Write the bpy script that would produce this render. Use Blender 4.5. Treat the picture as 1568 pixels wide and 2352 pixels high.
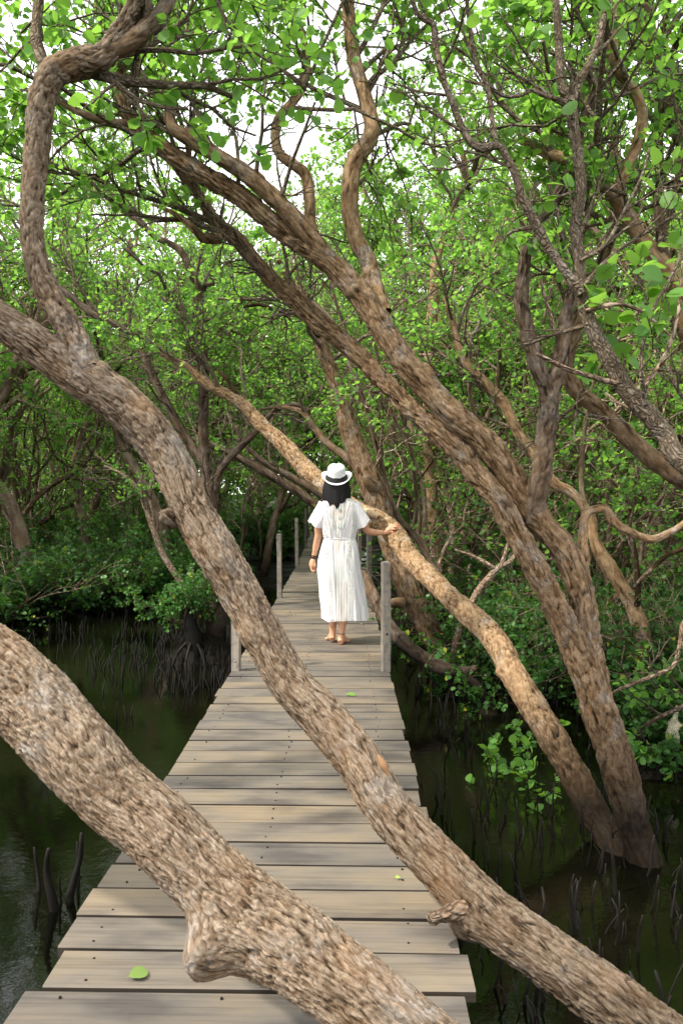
import bpy, math, random
import numpy as np
from mathutils import Vector

for o in list(bpy.data.objects):
    bpy.data.objects.remove(o)
SC = bpy.context.scene
COL = SC.collection
R = math.radians

# ---------------------------------------------------------------- camera, sky, sun, exposure
F = 1898.0            # focal length in pixels of a 1568 x 2352 picture
CX, CY, HOR = 784.0, 1176.0, 1130.0
H = 1.42              # eye height above the deck (deck top is z = 0)
PITCH = math.atan((CY - HOR) / F)
cam = bpy.data.cameras.new('camera')
cam.sensor_fit = 'VERTICAL'; cam.sensor_height = 22.3; cam.lens = 22.3 * F / 2352
cam.clip_start = 0.05; cam.clip_end = 600
co = bpy.data.objects.new('camera', cam); COL.objects.link(co)
co.location = (0, 0, H); co.rotation_euler = (R(90) - PITCH, 0, 0)
SC.camera = co
cam.dof.use_dof = False

SUN_DIR = Vector((0.60, 0.27, -0.80)).normalized()      # the way the light travels
W = bpy.data.worlds.new('World'); SC.world = W; W.use_nodes = True
wt = W.node_tree; wt.nodes.clear()
wo = wt.nodes.new('ShaderNodeOutputWorld'); bg = wt.nodes.new('ShaderNodeBackground')
sky = wt.nodes.new('ShaderNodeTexSky'); sky.sky_type = 'NISHITA'; sky.sun_disc = False
sky.sun_elevation = math.asin(-SUN_DIR.z)
sky.sun_rotation = math.atan2(-SUN_DIR.x, -SUN_DIR.y)
sky.dust_density = 4.0; sky.air_density = 1.0
hz = wt.nodes.new('ShaderNodeMix'); hz.data_type = 'RGBA'
hz.inputs[0].default_value = 0.6
wt.links.new(sky.outputs[0], hz.inputs[6]); hz.inputs[7].default_value = (15.5, 15.4, 15.2, 1)   # thin bright cloud over the blue
wt.links.new(hz.outputs[2], bg.inputs[0]); bg.inputs[1].default_value = 0.15
wt.links.new(bg.outputs[0], wo.inputs[0])
sl = bpy.data.lights.new('sun', 'SUN'); sl.energy = 3.7; sl.angle = R(2.0); sl.color = (1.0, 0.93, 0.82)
so = bpy.data.objects.new('sun', sl); COL.objects.link(so)
so.rotation_euler = SUN_DIR.to_track_quat('-Z', 'Y').to_euler(); so.location = (-8, -8, 14)

SC.view_settings.view_transform = 'Standard'; SC.view_settings.look = 'None'
SC.view_settings.exposure = 0.66; SC.view_settings.gamma = 1
SC.render.engine = 'CYCLES'
SC.cycles.use_denoising = True
SC.cycles.max_bounces = 7; SC.cycles.diffuse_bounces = 4; SC.cycles.glossy_bounces = 3
SC.cycles.transmission_bounces = 5; SC.cycles.transparent_max_bounces = 8
SC.cycles.caustics_reflective = False; SC.cycles.caustics_refractive = False
SC.cycles.sample_clamp_indirect = 6

WATER_Z = -0.62
cp, sp_ = math.cos(PITCH), math.sin(PITCH)
def P(x, y, d):
    """A picture point (1568 x 2352) at the depth d metres ahead of the camera, as a world point."""
    a, b = (x - CX) / F, (CY - y) / F
    vy, vz = cp + b * sp_, -sp_ + b * cp
    t = d / vy
    return np.array((a * t, d, H + vz * t))

# ---------------------------------------------------------------- numpy noise
def _h(ix, iy, iz, s):
    n = (ix.astype(np.int64) * 73856093) ^ (iy.astype(np.int64) * 19349663) ^ (iz.astype(np.int64) * 83492791) ^ (s * 2654435761)
    n &= 0xffffffff
    n = ((n ^ (n >> 15)) * 2246822519) & 0xffffffff
    n = ((n ^ (n >> 13)) * 3266489917) & 0xffffffff
    n = n ^ (n >> 16)
    return (n & 0xffffff) / float(0xffffff)
def vnoise(p, s=0):
    i = np.floor(p).astype(np.int64); f = p - i; f = f * f * (3 - 2 * f)
    r = 0
    for a in (0, 1):
        for b in (0, 1):
            for c in (0, 1):
                w = (f[:, 0] if a else 1 - f[:, 0]) * (f[:, 1] if b else 1 - f[:, 1]) * (f[:, 2] if c else 1 - f[:, 2])
                r = r + w * _h(i[:, 0] + a, i[:, 1] + b, i[:, 2] + c, s)
    return r
def fbm(p, s=0, o=3):
    r, a, t = 0, 1.0, 0
    for k in range(o):
        r = r + a * vnoise(p * 2 ** k, s + k); t += a; a *= .5
    return r / t
def worley(p, s=0):
    i = np.floor(p).astype(np.int64)
    f1 = np.full(len(p), 9.0); f2 = f1.copy(); idv = np.zeros(len(p))
    for a in (-1, 0, 1):
        for b in (-1, 0, 1):
            for c in (-1, 0, 1):
                x, y, z = i[:, 0] + a, i[:, 1] + b, i[:, 2] + c
                q = np.stack((x + _h(x, y, z, s), y + _h(x, y, z, s + 1), z + _h(x, y, z, s + 2)), 1)
                d = np.linalg.norm(q - p, axis=1)
                nearer = d < f1
                f2 = np.where(nearer, f1, np.minimum(f2, d))
                idv = np.where(nearer, _h(x, y, z, s + 7), idv)
                f1 = np.where(nearer, d, f1)
    return f1, f2, idv
def sstep(a, b, x):
    t = np.clip((x - a) / (b - a), 0, 1); return t * t * (3 - 2 * t)

# ---------------------------------------------------------------- mesh helpers
def mesh_np(name, V, quads=None, tris=None, attrs=None, mats=(), smooth=True, midx=None):
    V = np.asarray(V, np.float32)
    nq = 0 if quads is None else len(quads); nt = 0 if tris is None else len(tris)
    me = bpy.data.meshes.new(name)
    me.vertices.add(len(V)); me.vertices.foreach_set('co', V.ravel())
    loops = np.concatenate([np.asarray(quads, np.int32).ravel() if nq else np.zeros(0, np.int32),
                            np.asarray(tris, np.int32).ravel() if nt else np.zeros(0, np.int32)])
    me.loops.add(len(loops)); me.loops.foreach_set('vertex_index', loops)
    me.polygons.add(nq + nt)
    ls = np.concatenate([np.arange(nq) * 4, nq * 4 + np.arange(nt) * 3]).astype(np.int32)
    me.polygons.foreach_set('loop_start', ls)
    if midx is not None: me.polygons.foreach_set('material_index', np.asarray(midx, np.int32))
    me.polygons.foreach_set('use_smooth', np.full(nq + nt, smooth))
    for k, v in (attrs or {}).items():
        v = np.asarray(v, np.float32)
        if v.ndim == 1:
            at = me.attributes.new(k, 'FLOAT', 'POINT'); at.data.foreach_set('value', v)
        else:
            at = me.attributes.new(k, 'FLOAT_VECTOR', 'POINT'); at.data.foreach_set('vector', v.ravel())
    for m in mats: me.materials.append(m)
    me.update(calc_edges=True); me.validate()
    return me
def link(name, me, parent=None, loc=None):
    o = bpy.data.objects.new(name, me); COL.objects.link(o)
    if parent is not None: o.parent = parent
    if loc is not None: o.location = loc
    return o
def tag(o, label=None, cat=None, group=None, kind=None):
    if label: o['label'] = label
    if cat: o['category'] = cat
    if group: o['group'] = group
    if kind: o['kind'] = kind
    return o
def thing(name, label, cat, loc=(0, 0, 0), group=None):
    return tag(link(name, None, loc=tuple(float(v) for v in loc)), label, cat, group)

class MB:
    """Collects shapes given in world space; build() links them as one mesh under a parent, local to its base."""
    def __init__(s): s.V = []; s.Q = []; s.T = []; s.A = {}; s.n = 0
    def add(s, V, Q=None, T=None, **attrs):
        V = np.asarray(V, float)
        s.V.append(V)
        if Q is not None and len(Q): s.Q.append(np.asarray(Q) + s.n)
        if T is not None and len(T): s.T.append(np.asarray(T) + s.n)
        for k, v in attrs.items(): s.A.setdefault(k, []).append(np.asarray(v, float))
        s.n += len(V)
    def build(s, name, mats, parent=None, smooth=True, origin=None):
        V = np.concatenate(s.V)
        off = np.array(parent.location if parent is not None and origin is None else (origin if origin is not None else (0, 0, 0)))
        q = np.concatenate(s.Q) if s.Q else None; t = np.concatenate(s.T) if s.T else None
        A = {k: np.concatenate(v) for k, v in s.A.items()}
        me = mesh_np(name, V - off, q, t, A, mats if isinstance(mats, (list, tuple)) else [mats], smooth)
        return link(name, me, parent)

def spline(pts, rad, step):
    """Catmull-Rom through the points, resampled at about step metres."""
    pts = np.asarray(pts, float); rad = np.asarray(rad, float)
    if len(pts) == 2:
        pts = np.stack([pts[0], (pts[0] + pts[1]) / 2, pts[1]]); rad = np.array([rad[0], (rad[0] + rad[1]) / 2, rad[1]])
    ext = np.concatenate([[2 * pts[0] - pts[1]], pts, [2 * pts[-1] - pts[-2]]])
    er = np.concatenate([[rad[0]], rad, [rad[-1]]])
    O, Rr = [], []
    for i in range(1, len(ext) - 2):
        p0, p1, p2, p3 = ext[i - 1:i + 3]
        n = 14
        t = np.linspace(0, 1, n, endpoint=False)[:, None]
        O.append(.5 * (2 * p1 + (p2 - p0) * t + (2 * p0 - 5 * p1 + 4 * p2 - p3) * t ** 2 + (3 * p1 - p0 - 3 * p2 + p3) * t ** 3))
        u = t[:, 0]; u = u * u * (3 - 2 * u)
        Rr.append(er[i] * (1 - u) + er[i + 1] * u)
    O = np.concatenate(O + [ext[-2:-1]]); Rr = np.concatenate(Rr + [er[-2:-1]])
    s = np.concatenate([[0], np.cumsum(np.linalg.norm(np.diff(O, axis=0), axis=1))])
    n = max(3, int(s[-1] / step) + 1)
    ss = np.linspace(0, s[-1], n)
    return np.stack([np.interp(ss, s, O[:, k]) for k in range(3)], 1), np.interp(ss, s, Rr), ss
def frames(p):
    t = np.gradient(p, axis=0); t /= np.linalg.norm(t, axis=1)[:, None] + 1e-9
    n = np.zeros_like(t)
    a = np.array((0, 0, 1.0)) if abs(t[0, 2]) < .8 else np.array((1.0, 0, 0))
    u = np.cross(t[0], a); u /= np.linalg.norm(u)
    for i in range(len(t)):
        u = u - t[i] * np.dot(u, t[i]); u /= np.linalg.norm(u) + 1e-9
        n[i] = u
    return t, n, np.cross(t, n)
def tube(pts, rad, seg=8, step=.1, lump=0.0, plate=0.0, pf=30.0, seed=0, cap=True, smooth_path=True, stretch=.3, knots=()):
    if smooth_path: p, r, s = spline(pts, rad, step)
    else:
        p = np.asarray(pts, float); r = np.asarray(rad, float)
        s = np.concatenate([[0], np.cumsum(np.linalg.norm(np.diff(p, axis=0), axis=1))])
    t, u, v = frames(p)
    n = len(p); a = np.linspace(0, 2 * np.pi, seg, endpoint=False)
    ca, sa = np.cos(a), np.sin(a)
    rm = float(np.mean(r))
    bark = np.stack([np.outer(np.full(n, rm), ca), np.outer(np.full(n, rm), sa), np.repeat(s[:, None], seg, 1)], 2).reshape(-1, 3)
    bark = bark + np.array((seed * 1.37 % 17, seed * 2.11 % 13, seed * .77 % 11))
    RR = np.repeat(r[:, None], seg, 1).ravel()
    bk = np.zeros((n * seg, 3))
    if lump:
        RR = RR * (1 + lump * 2 * (fbm(bark * np.array((7, 7, 4.5)) * (.1 / max(rm, .03)), seed, 3) - .5))
    if len(knots):
        S0 = (p[:, None, :] + RR.reshape(n, seg, 1) * (u[:, None, :] * ca[None, :, None] + v[:, None, :] * sa[None, :, None])).reshape(-1, 3)
        for (kp, kh, kw) in knots:
            kp = np.asarray(kp); RR = RR + kh * np.exp(-(np.sum((S0 - kp) ** 2, 1) / kw ** 2) ** 1.25)
    if plate:
        q = bark * np.array((1, 1, stretch)) * pf
        wv = np.stack([vnoise(q * .8 + 5, seed + 3), vnoise(q * .8 + 31, seed + 4), vnoise(q * .5 + 77, seed + 5)], 1) - .5
        q2 = q + wv * np.array((1.1, 1.1, 1.6))
        n1 = np.abs(2 * vnoise(q2 * .62, seed) - 1); n2_ = np.abs(2 * vnoise(q2 * 1.15 + 13, seed + 1) - 1); n3_ = np.abs(2 * vnoise(q2 * 2.3 + 29, seed + 2) - 1)
        f1, f2, idv = worley(q2 * np.array((1.0, 1.0, 1.25)), seed)
        g1, g2, id2 = worley(q2 * np.array((1.9, 1.9, 2.0)) + 9, seed + 20)
        h = .42 * sstep(0, .34, n1) + .30 * sstep(0, .45, n2_) + .22 * sstep(0, .5, n3_)
        h = h * (.72 + .4 * idv) + .28 * (1 - f1) * (idv - .25) + .16 * (1 - g1) * (id2 - .3)
        h = h + .45 * (fbm(q * 2.7 + wv, seed + 9, 3) - .5)
        h = np.clip(h * 1.15, -.2, 1.3)
        big = fbm(bark * np.array((3, 3, 2)), seed + 40, 2)
        RR = RR + plate * (h - .6) * np.clip(.1 + 1.9 * big, .3, 1.8)
        bk = np.stack([h, idv * .6 + id2 * .4, big], 1)
    V = p[:, None, :] + RR.reshape(n, seg, 1) * (u[:, None, :] * ca[None, :, None] + v[:, None, :] * sa[None, :, None])
    V = V.reshape(-1, 3)
    i = np.arange(n - 1)[:, None] * seg; j = np.arange(seg)[None, :]; jn = (j + 1) % seg
    Q = np.stack([i + j, i + jn, i + seg + jn, i + seg + j], 2).reshape(-1, 4)
    T = None
    if cap:
        V = np.concatenate([V, [p[-1] + t[-1] * r[-1] * .5]])
        bark = np.concatenate([bark, bark[-1:]]); bk = np.concatenate([bk, bk[-1:]])
        b = (n - 1) * seg
        T = np.stack([b + np.arange(seg), b + (np.arange(seg) + 1) % seg, np.full(seg, n * seg)], 1)
    return V, Q, T, bark, bk
def add_tube(mb, *a, **k):
    V, Q, T, bark, bk = tube(*a, **k)
    mb.add(V, Q, T, bark=bark, bk=bk)

# leaves: many small faces; 'lc' holds one random number per leaf
LEAF6 = (np.array([(0, 0, 0), (.30, .36, .05), (.78, .40, .07), (1, 0, -.06), (.78, -.40, .07), (.30, -.36, .05)]), np.array([(0, 3, 2, 1), (0, 5, 4, 3)]))
_xs = [(-.14, .012), (0, .015), (.16, .24), (.42, .41), (.7, .42), (.9, .25), (1.0, .04)]
_lv, _lq = [], []
for _k, (_x, _w) in enumerate(_xs):
    _z = -.12 * _x * _x
    _lv += [(_x, _w, _z + .22 * _w), (_x, 0, _z), (_x, -_w, _z + .22 * _w)]
    if _k: b = 3 * _k; _lq += [(b - 3, b, b + 1, b - 2), (b - 2, b + 1, b + 2, b - 1)]
LEAFBIG = (np.array(_lv), np.array(_lq))
def add_leaves(mb, pos, dirs, nrm, size, rng, shape=LEAF6):
    pos = np.asarray(pos); n = len(pos)
    d = dirs / (np.linalg.norm(dirs, axis=1)[:, None] + 1e-9)
    nn = nrm - d * np.sum(nrm * d, 1)[:, None]; nn /= np.linalg.norm(nn, axis=1)[:, None] + 1e-9
    w = np.cross(nn, d)
    lv, lq = shape; m = len(lv)
    V = pos[:, None, :] + size[:, None, None] * (d[:, None, :] * lv[None, :, 0:1] + w[:, None, :] * lv[None, :, 1:2] + nn[:, None, :] * lv[None, :, 2:3])
    Q = (np.arange(n)[:, None, None] * m + lq[None]).reshape(-1, 4)
    lc = np.repeat(rng.random(n), m)
    mb.add(V.reshape(-1, 3), Q, None, lc=lc)

# ---------------------------------------------------------------- materials
def mat(name):
    m = bpy.data.materials.new(name); m.use_nodes = True
    nt = m.node_tree; b = nt.nodes['Principled BSDF']
    return m, nt, b
def N(nt, t, **k):
    n = nt.nodes.new('ShaderNode' + t)
    for a, v in k.items(): setattr(n, a, v)
    return n
def ramp(nt, src, stops):
    r = N(nt, 'ValToRGB'); e = r.color_ramp.elements
    while len(e) < len(stops): e.new(.5)
    for k, (p, c) in enumerate(stops):
        e[k].position = p; e[k].color = (*c, 1) if len(c) == 3 else c
    nt.links.new(src, r.inputs[0]); return r.outputs[0]
def mixc(nt, f, a, b, mode='MIX'):
    m = N(nt, 'Mix', data_type='RGBA', blend_type=mode)
    for s, v in ((0, f), (6, a), (7, b)):
        if hasattr(v, 'links') or hasattr(v, 'is_linked'): nt.links.new(v, m.inputs[s])
        elif isinstance(v, (int, float)): m.inputs[s].default_value = v
        else: m.inputs[s].default_value = (*v, 1)
    return m.outputs[2]
def bump(nt, b, h, strength, dist):
    n = N(nt, 'Bump'); n.inputs['Strength'].default_value = strength; n.inputs['Distance'].default_value = dist
    nt.links.new(h, n.inputs['Height']); nt.links.new(n.outputs[0], b.inputs['Normal']); return n

def bark_material(name, lo, mid, hi, scale=28, hero=False, patch=(.30, .20, .12), wet=True):
    m, nt, b = mat(name)
    at = N(nt, 'Attribute', attribute_name='bark')
    mp = N(nt, 'Mapping'); mp.inputs['Scale'].default_value = (1, 1, .5)
    nt.links.new(at.outputs['Vector'], mp.inputs[0])
    big = N(nt, 'TexNoise'); big.inputs['Scale'].default_value = 3.2; big.inputs['Detail'].default_value = 3
    nt.links.new(at.outputs['Vector'], big.inputs['Vector'])
    fine = N(nt, 'TexNoise'); fine.inputs['Scale'].default_value = scale * 4; fine.inputs['Detail'].default_value = 4; fine.inputs['Roughness'].default_value = .7
    nt.links.new(mp.outputs[0], fine.inputs['Vector'])
    if hero:
        a2 = N(nt, 'Attribute', attribute_name='bk')
        sx = N(nt, 'SeparateXYZ'); nt.links.new(a2.outputs['Vector'], sx.inputs[0])
        hgt, cell = sx.outputs[0], sx.outputs[1]
        c = ramp(nt, hgt, [(.12, lo), (.42, mid), (.95, hi)])
    else:
        wn = N(nt, 'TexNoise'); wn.inputs['Scale'].default_value = scale * .5
        nt.links.new(mp.outputs[0], wn.inputs['Vector'])
        add = N(nt, 'MixRGB', blend_type='LINEAR_LIGHT'); add.inputs[0].default_value = .03
        nt.links.new(mp.outputs[0], add.inputs[1]); nt.links.new(wn.outputs['Color'], add.inputs[2])
        vo = N(nt, 'TexVoronoi', feature='DISTANCE_TO_EDGE'); vo.inputs['Scale'].default_value = scale
        vc = N(nt, 'TexVoronoi'); vc.inputs['Scale'].default_value = scale
        nt.links.new(add.outputs[0], vo.inputs['Vector']); nt.links.new(add.outputs[0], vc.inputs['Vector'])
        sp = N(nt, 'SeparateColor'); nt.links.new(vc.outputs['Color'], sp.inputs[0])
        cell = sp.outputs[0]
        mr = N(nt, 'MapRange'); mr.inputs[2].default_value = .32
        nt.links.new(vo.outputs['Distance'], mr.inputs[0]); hgt = mr.outputs[0]
        c = ramp(nt, hgt, [(.0, lo), (.35, mid), (1.0, hi)])
    tint = ramp(nt, cell, [(0, (.55, .5, .46)), (.3, (1.0, .90, .80)), (.5, (.92, .93, .94)), (.72, (1.15, 1.14, 1.13)), (1, (1.3, 1.32, 1.36))])
    c = mixc(nt, .65, c, tint, 'MULTIPLY')
    wn2 = N(nt, 'TexNoise'); wn2.inputs['Scale'].default_value = scale * .9; nt.links.new(at.outputs['Vector'], wn2.inputs['Vector'])
    ad2 = N(nt, 'MixRGB', blend_type='LINEAR_LIGHT'); ad2.inputs[0].default_value = .012
    nt.links.new(mp.outputs[0], ad2.inputs[1]); nt.links.new(wn2.outputs['Color'], ad2.inputs[2])
    fv = N(nt, 'TexVoronoi'); fv.inputs['Scale'].default_value = scale * 2.6; fv.inputs['Randomness'].default_value = 1
    nt.links.new(ad2.outputs[0], fv.inputs['Vector'])
    fs = N(nt, 'SeparateColor'); nt.links.new(fv.outputs['Color'], fs.inputs[0])
    fc = ramp(nt, fs.outputs[0], [(0, (.42, .36, .32)), (.22, (.8, .72, .64)), (.5, (1, .96, .92)), (.75, (1.22, 1.0, .80)), (.88, (1.3, 1.3, 1.32)), (1, (1.5, 1.5, 1.52))])
    c = mixc(nt, .38, c, fc, 'MULTIPLY')
    f2 = ramp(nt, fine.outputs['Fac'], [(.3, (.6, .58, .56)), (.62, (1.15, 1.15, 1.15))])
    c = mixc(nt, .8, c, f2, 'MULTIPLY')
    gl = N(nt, 'TexNoise'); gl.inputs['Scale'].default_value = 5.5; gl.inputs['Detail'].default_value = 5; gl.inputs['Roughness'].default_value = .65
    nt.links.new(at.outputs['Vector'], gl.inputs['Vector'])
    gf = ramp(nt, gl.outputs['Fac'], [(.54, (0, 0, 0)), (.66, (.62, .62, .62))])
    c = mixc(nt, gf, c, mixc(nt, 1.0, tuple(v * 1.02 for v in (hi[0] * .92, hi[0] * .87, hi[0] * .80)), fc, 'MULTIPLY'))
    df = ramp(nt, gl.outputs['Fac'], [(.30, (.55, .55, .55)), (.43, (0, 0, 0))])
    c = mixc(nt, df, c, mixc(nt, 1.0, tuple(v * .55 for v in mid), fc, 'MULTIPLY'))
    pf = ramp(nt, big.outputs['Fac'], [(.52, (0, 0, 0)), (.7, (1, 1, 1))])
    pm = N(nt, 'Math', operation='MULTIPLY'); pm.inputs[1].default_value = .55
    nt.links.new(pf, pm.inputs[0])
    c = mixc(nt, pm.outputs[0], c, mixc(nt, 1.0, patch, tint, 'MULTIPLY'))
    if wet:   # mud and tide stain, deepened to paint shade onto the trunk bases
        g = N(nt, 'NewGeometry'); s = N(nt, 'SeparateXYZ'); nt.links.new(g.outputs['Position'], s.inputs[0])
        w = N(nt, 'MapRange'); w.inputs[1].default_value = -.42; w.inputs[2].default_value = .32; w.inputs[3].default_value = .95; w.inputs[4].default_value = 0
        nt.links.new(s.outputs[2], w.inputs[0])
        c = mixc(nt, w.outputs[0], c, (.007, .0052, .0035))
    nt.links.new(c, b.inputs['Base Color'])
    b.inputs['Roughness'].default_value = .9; b.inputs['Specular IOR Level'].default_value = .1
    hm = N(nt, 'Math', operation='MULTIPLY_ADD'); hm.inputs[1].default_value = .5
    nt.links.new(fine.outputs['Fac'], hm.inputs[0]); nt.links.new(hgt, hm.inputs[2])
    if hero:
        hm2 = N(nt, 'Math', operation='MULTIPLY_ADD'); hm2.inputs[1].default_value = .6
        nt.links.new(fine.outputs['Fac'], hm2.inputs[0]); nt.links.new(fs.outputs[1], hm2.inputs[2])
        bump(nt, b, hm2.outputs[0], .8, .006)
    else: bump(nt, b, hm.outputs[0], 1.0, .012)
    return m
M = {}
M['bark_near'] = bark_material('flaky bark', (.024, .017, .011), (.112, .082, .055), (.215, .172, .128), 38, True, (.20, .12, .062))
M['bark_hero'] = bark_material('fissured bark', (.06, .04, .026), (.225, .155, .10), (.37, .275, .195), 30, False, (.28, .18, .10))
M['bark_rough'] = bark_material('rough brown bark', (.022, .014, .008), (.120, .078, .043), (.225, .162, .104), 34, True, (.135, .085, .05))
M['bark_lit'] = bark_material('sunlit flaky tan bark', (.045, .029, .016), (.19, .122, .066), (.32, .228, .138), 34, True, (.38, .25, .14))  # lighter copy of the bark, sunlight put into its tan colour
M['bark_umber'] = bark_material('shaded dark bark', (.014, .010, .007), (.062, .044, .031), (.14, .11, .085), 30, True, (.15, .10, .06))  # dark bark variety and shaded copy: shade is put into its colour
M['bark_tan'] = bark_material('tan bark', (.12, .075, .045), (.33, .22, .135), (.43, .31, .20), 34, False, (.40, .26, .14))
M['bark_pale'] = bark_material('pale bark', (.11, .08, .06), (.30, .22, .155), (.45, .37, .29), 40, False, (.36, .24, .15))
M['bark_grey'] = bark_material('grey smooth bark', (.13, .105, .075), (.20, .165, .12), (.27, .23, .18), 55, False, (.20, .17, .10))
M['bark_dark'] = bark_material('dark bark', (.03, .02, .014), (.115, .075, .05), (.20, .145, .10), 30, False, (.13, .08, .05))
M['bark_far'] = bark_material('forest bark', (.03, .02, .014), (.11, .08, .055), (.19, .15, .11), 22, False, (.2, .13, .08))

def leaf_material(name, dark, light, trans, mixf=.45, rough=.48):
    m, nt, b = mat(name)
    at = N(nt, 'Attribute', attribute_name='lc')
    oi = N(nt, 'ObjectInfo')
    c = ramp(nt, at.outputs['Fac'], [(0, dark), (.75, light), (.985, light), (.995, (.30, .27, .02))])
    hs = N(nt, 'HueSaturation')
    mr = N(nt, 'MapRange'); mr.inputs[3].default_value = .75; mr.inputs[4].default_value = 1.3
    nt.links.new(oi.outputs['Random'], mr.inputs[0]); nt.links.new(mr.outputs[0], hs.inputs['Value'])
    nt.links.new(c, hs.inputs['Color'])
    nt.links.new(hs.outputs[0], b.inputs['Base Color'])
    b.inputs['Roughness'].default_value = rough; b.inputs['Specular IOR Level'].default_value = .3
    tr = N(nt, 'BsdfTranslucent')
    tc = mixc(nt, at.outputs['Fac'], tuple(v * .7 for v in trans), trans)
    nt.links.new(tc, tr.inputs[0])
    mx = N(nt, 'MixShader'); mx.inputs[0].default_value = mixf
    nt.links.new(b.outputs[0], mx.inputs[1]); nt.links.new(tr.outputs[0], mx.inputs[2])
    nt.links.new(mx.outputs[0], nt.nodes['Material Output'].inputs[0])
    return m
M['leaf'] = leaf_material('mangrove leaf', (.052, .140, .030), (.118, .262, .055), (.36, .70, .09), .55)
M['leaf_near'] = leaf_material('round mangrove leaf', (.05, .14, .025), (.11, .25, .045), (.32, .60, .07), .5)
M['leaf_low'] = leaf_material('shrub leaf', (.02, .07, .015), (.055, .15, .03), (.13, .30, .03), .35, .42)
M['leaf_far'] = leaf_material('far leaf', (.045, .10, .025), (.10, .2, .05), (.29, .54, .09), .5)

def plain(name, c, rough=.7, spec=.3, metal=0):
    m, nt, b = mat(name)
    no = N(nt, 'TexNoise'); no.inputs['Scale'].default_value = 30; no.inputs['Detail'].default_value = 3
    tc = N(nt, 'TexCoord'); nt.links.new(tc.outputs['Object'], no.inputs['Vector'])
    f = ramp(nt, no.outputs['Fac'], [(.3, (.85, .85, .85)), (.7, (1.1, 1.1, 1.1))])
    nt.links.new(mixc(nt, 1.0, c, f, 'MULTIPLY'), b.inputs['Base Color'])
    b.inputs['Roughness'].default_value = rough; b.inputs['Specular IOR Level'].default_value = spec; b.inputs['Metallic'].default_value = metal
    return m
def wood_material(name, cols, grain=(1.6, 60, 60), blot=2.6):
    m, nt, b = mat(name)
    at = N(nt, 'Attribute', attribute_name='wood')      # along the plank, across it, thickness
    pc = N(nt, 'Attribute', attribute_name='lc')
    mp = N(nt, 'Mapping'); mp.inputs['Scale'].default_value = grain
    nt.links.new(at.outputs['Vector'], mp.inputs[0])
    g = N(nt, 'TexNoise'); g.inputs['Scale'].default_value = 1; g.inputs['Detail'].default_value = 5; g.inputs['Roughness'].default_value = .65; g.inputs['Distortion'].default_value = .3
    nt.links.new(mp.outputs[0], g.inputs['Vector'])
    big = N(nt, 'TexNoise'); big.inputs['Scale'].default_value = blot; big.inputs['Detail'].default_value = 4
    mp2 = N(nt, 'Mapping'); mp2.inputs['Scale'].default_value = (1, 2.2, 1); nt.links.new(at.outputs['Vector'], mp2.inputs[0])
    nt.links.new(mp2.outputs[0], big.inputs['Vector'])
    base = ramp(nt, pc.outputs['Fac'], [(k / (len(cols) - 1), c) for k, c in enumerate(cols)])
    gr = ramp(nt, g.outputs['Fac'], [(.32, (.66, .63, .6)), (.5, (1, 1, 1)), (.68, (1.14, 1.13, 1.1))])
    c = mixc(nt, .85, base, gr, 'MULTIPLY')
    st = ramp(nt, big.outputs['Fac'], [(.34, (.55, .55, .6)), (.48, (.95, .95, .95)), (.66, (1.22, 1.14, 1.0))])
    c = mixc(nt, .9, c, st, 'MULTIPLY')
    nt.links.new(c, b.inputs['Base Color'])
    b.inputs['Roughness'].default_value = .72; b.inputs['Specular IOR Level'].default_value = .3
    bump(nt, b, g.outputs['Fac'], .35, .003)
    return m
M['plank'] = wood_material('weathered plank', [(.135, .116, .096), (.155, .134, .108), (.112, .100, .088), (.172, .142, .106), (.142, .123, .101)])
M['plank_edge'] = wood_material('grime and gap shade edge', [(.035, .028, .022), (.05, .04, .03)])  # plank sides: grime, coloured darker to paint shade into the gaps
M['post'] = wood_material('weathered post', [(.17, .155, .135), (.25, .225, .195), (.20, .175, .145)], (60, 60, 3), 16)
M['beam'] = wood_material('wet beam', [(.09, .07, .05), (.12, .09, .065)])
M['bolt'] = plain('rusted bolt', (.32, .30, .28), .5, .5, .4)
M['hole'] = plain('bolt hole', (.01, .009, .008), .9)
M['root'] = plain('muddy root', (.0075, .006, .0045), .6, .2)
M['skin'] = plain('skin', (.56, .30, .18), .5, .4)
M['nail'] = plain('nail varnish', (.55, .05, .05), .3, .5)
M['hair'] = plain('black hair', (.006, .005, .005), .55, .25)
M['hat'] = plain('white woven straw', (.80, .80, .82), .8, .2)
M['band'] = plain('black ribbon', (.005, .005, .006), .7, .15)
M['scrape'] = plain('bare wood scar', (.50, .36, .22), .7, .3)
M['orange'] = plain('orange inner bark', (.22, .125, .065), .8, .2)

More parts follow.
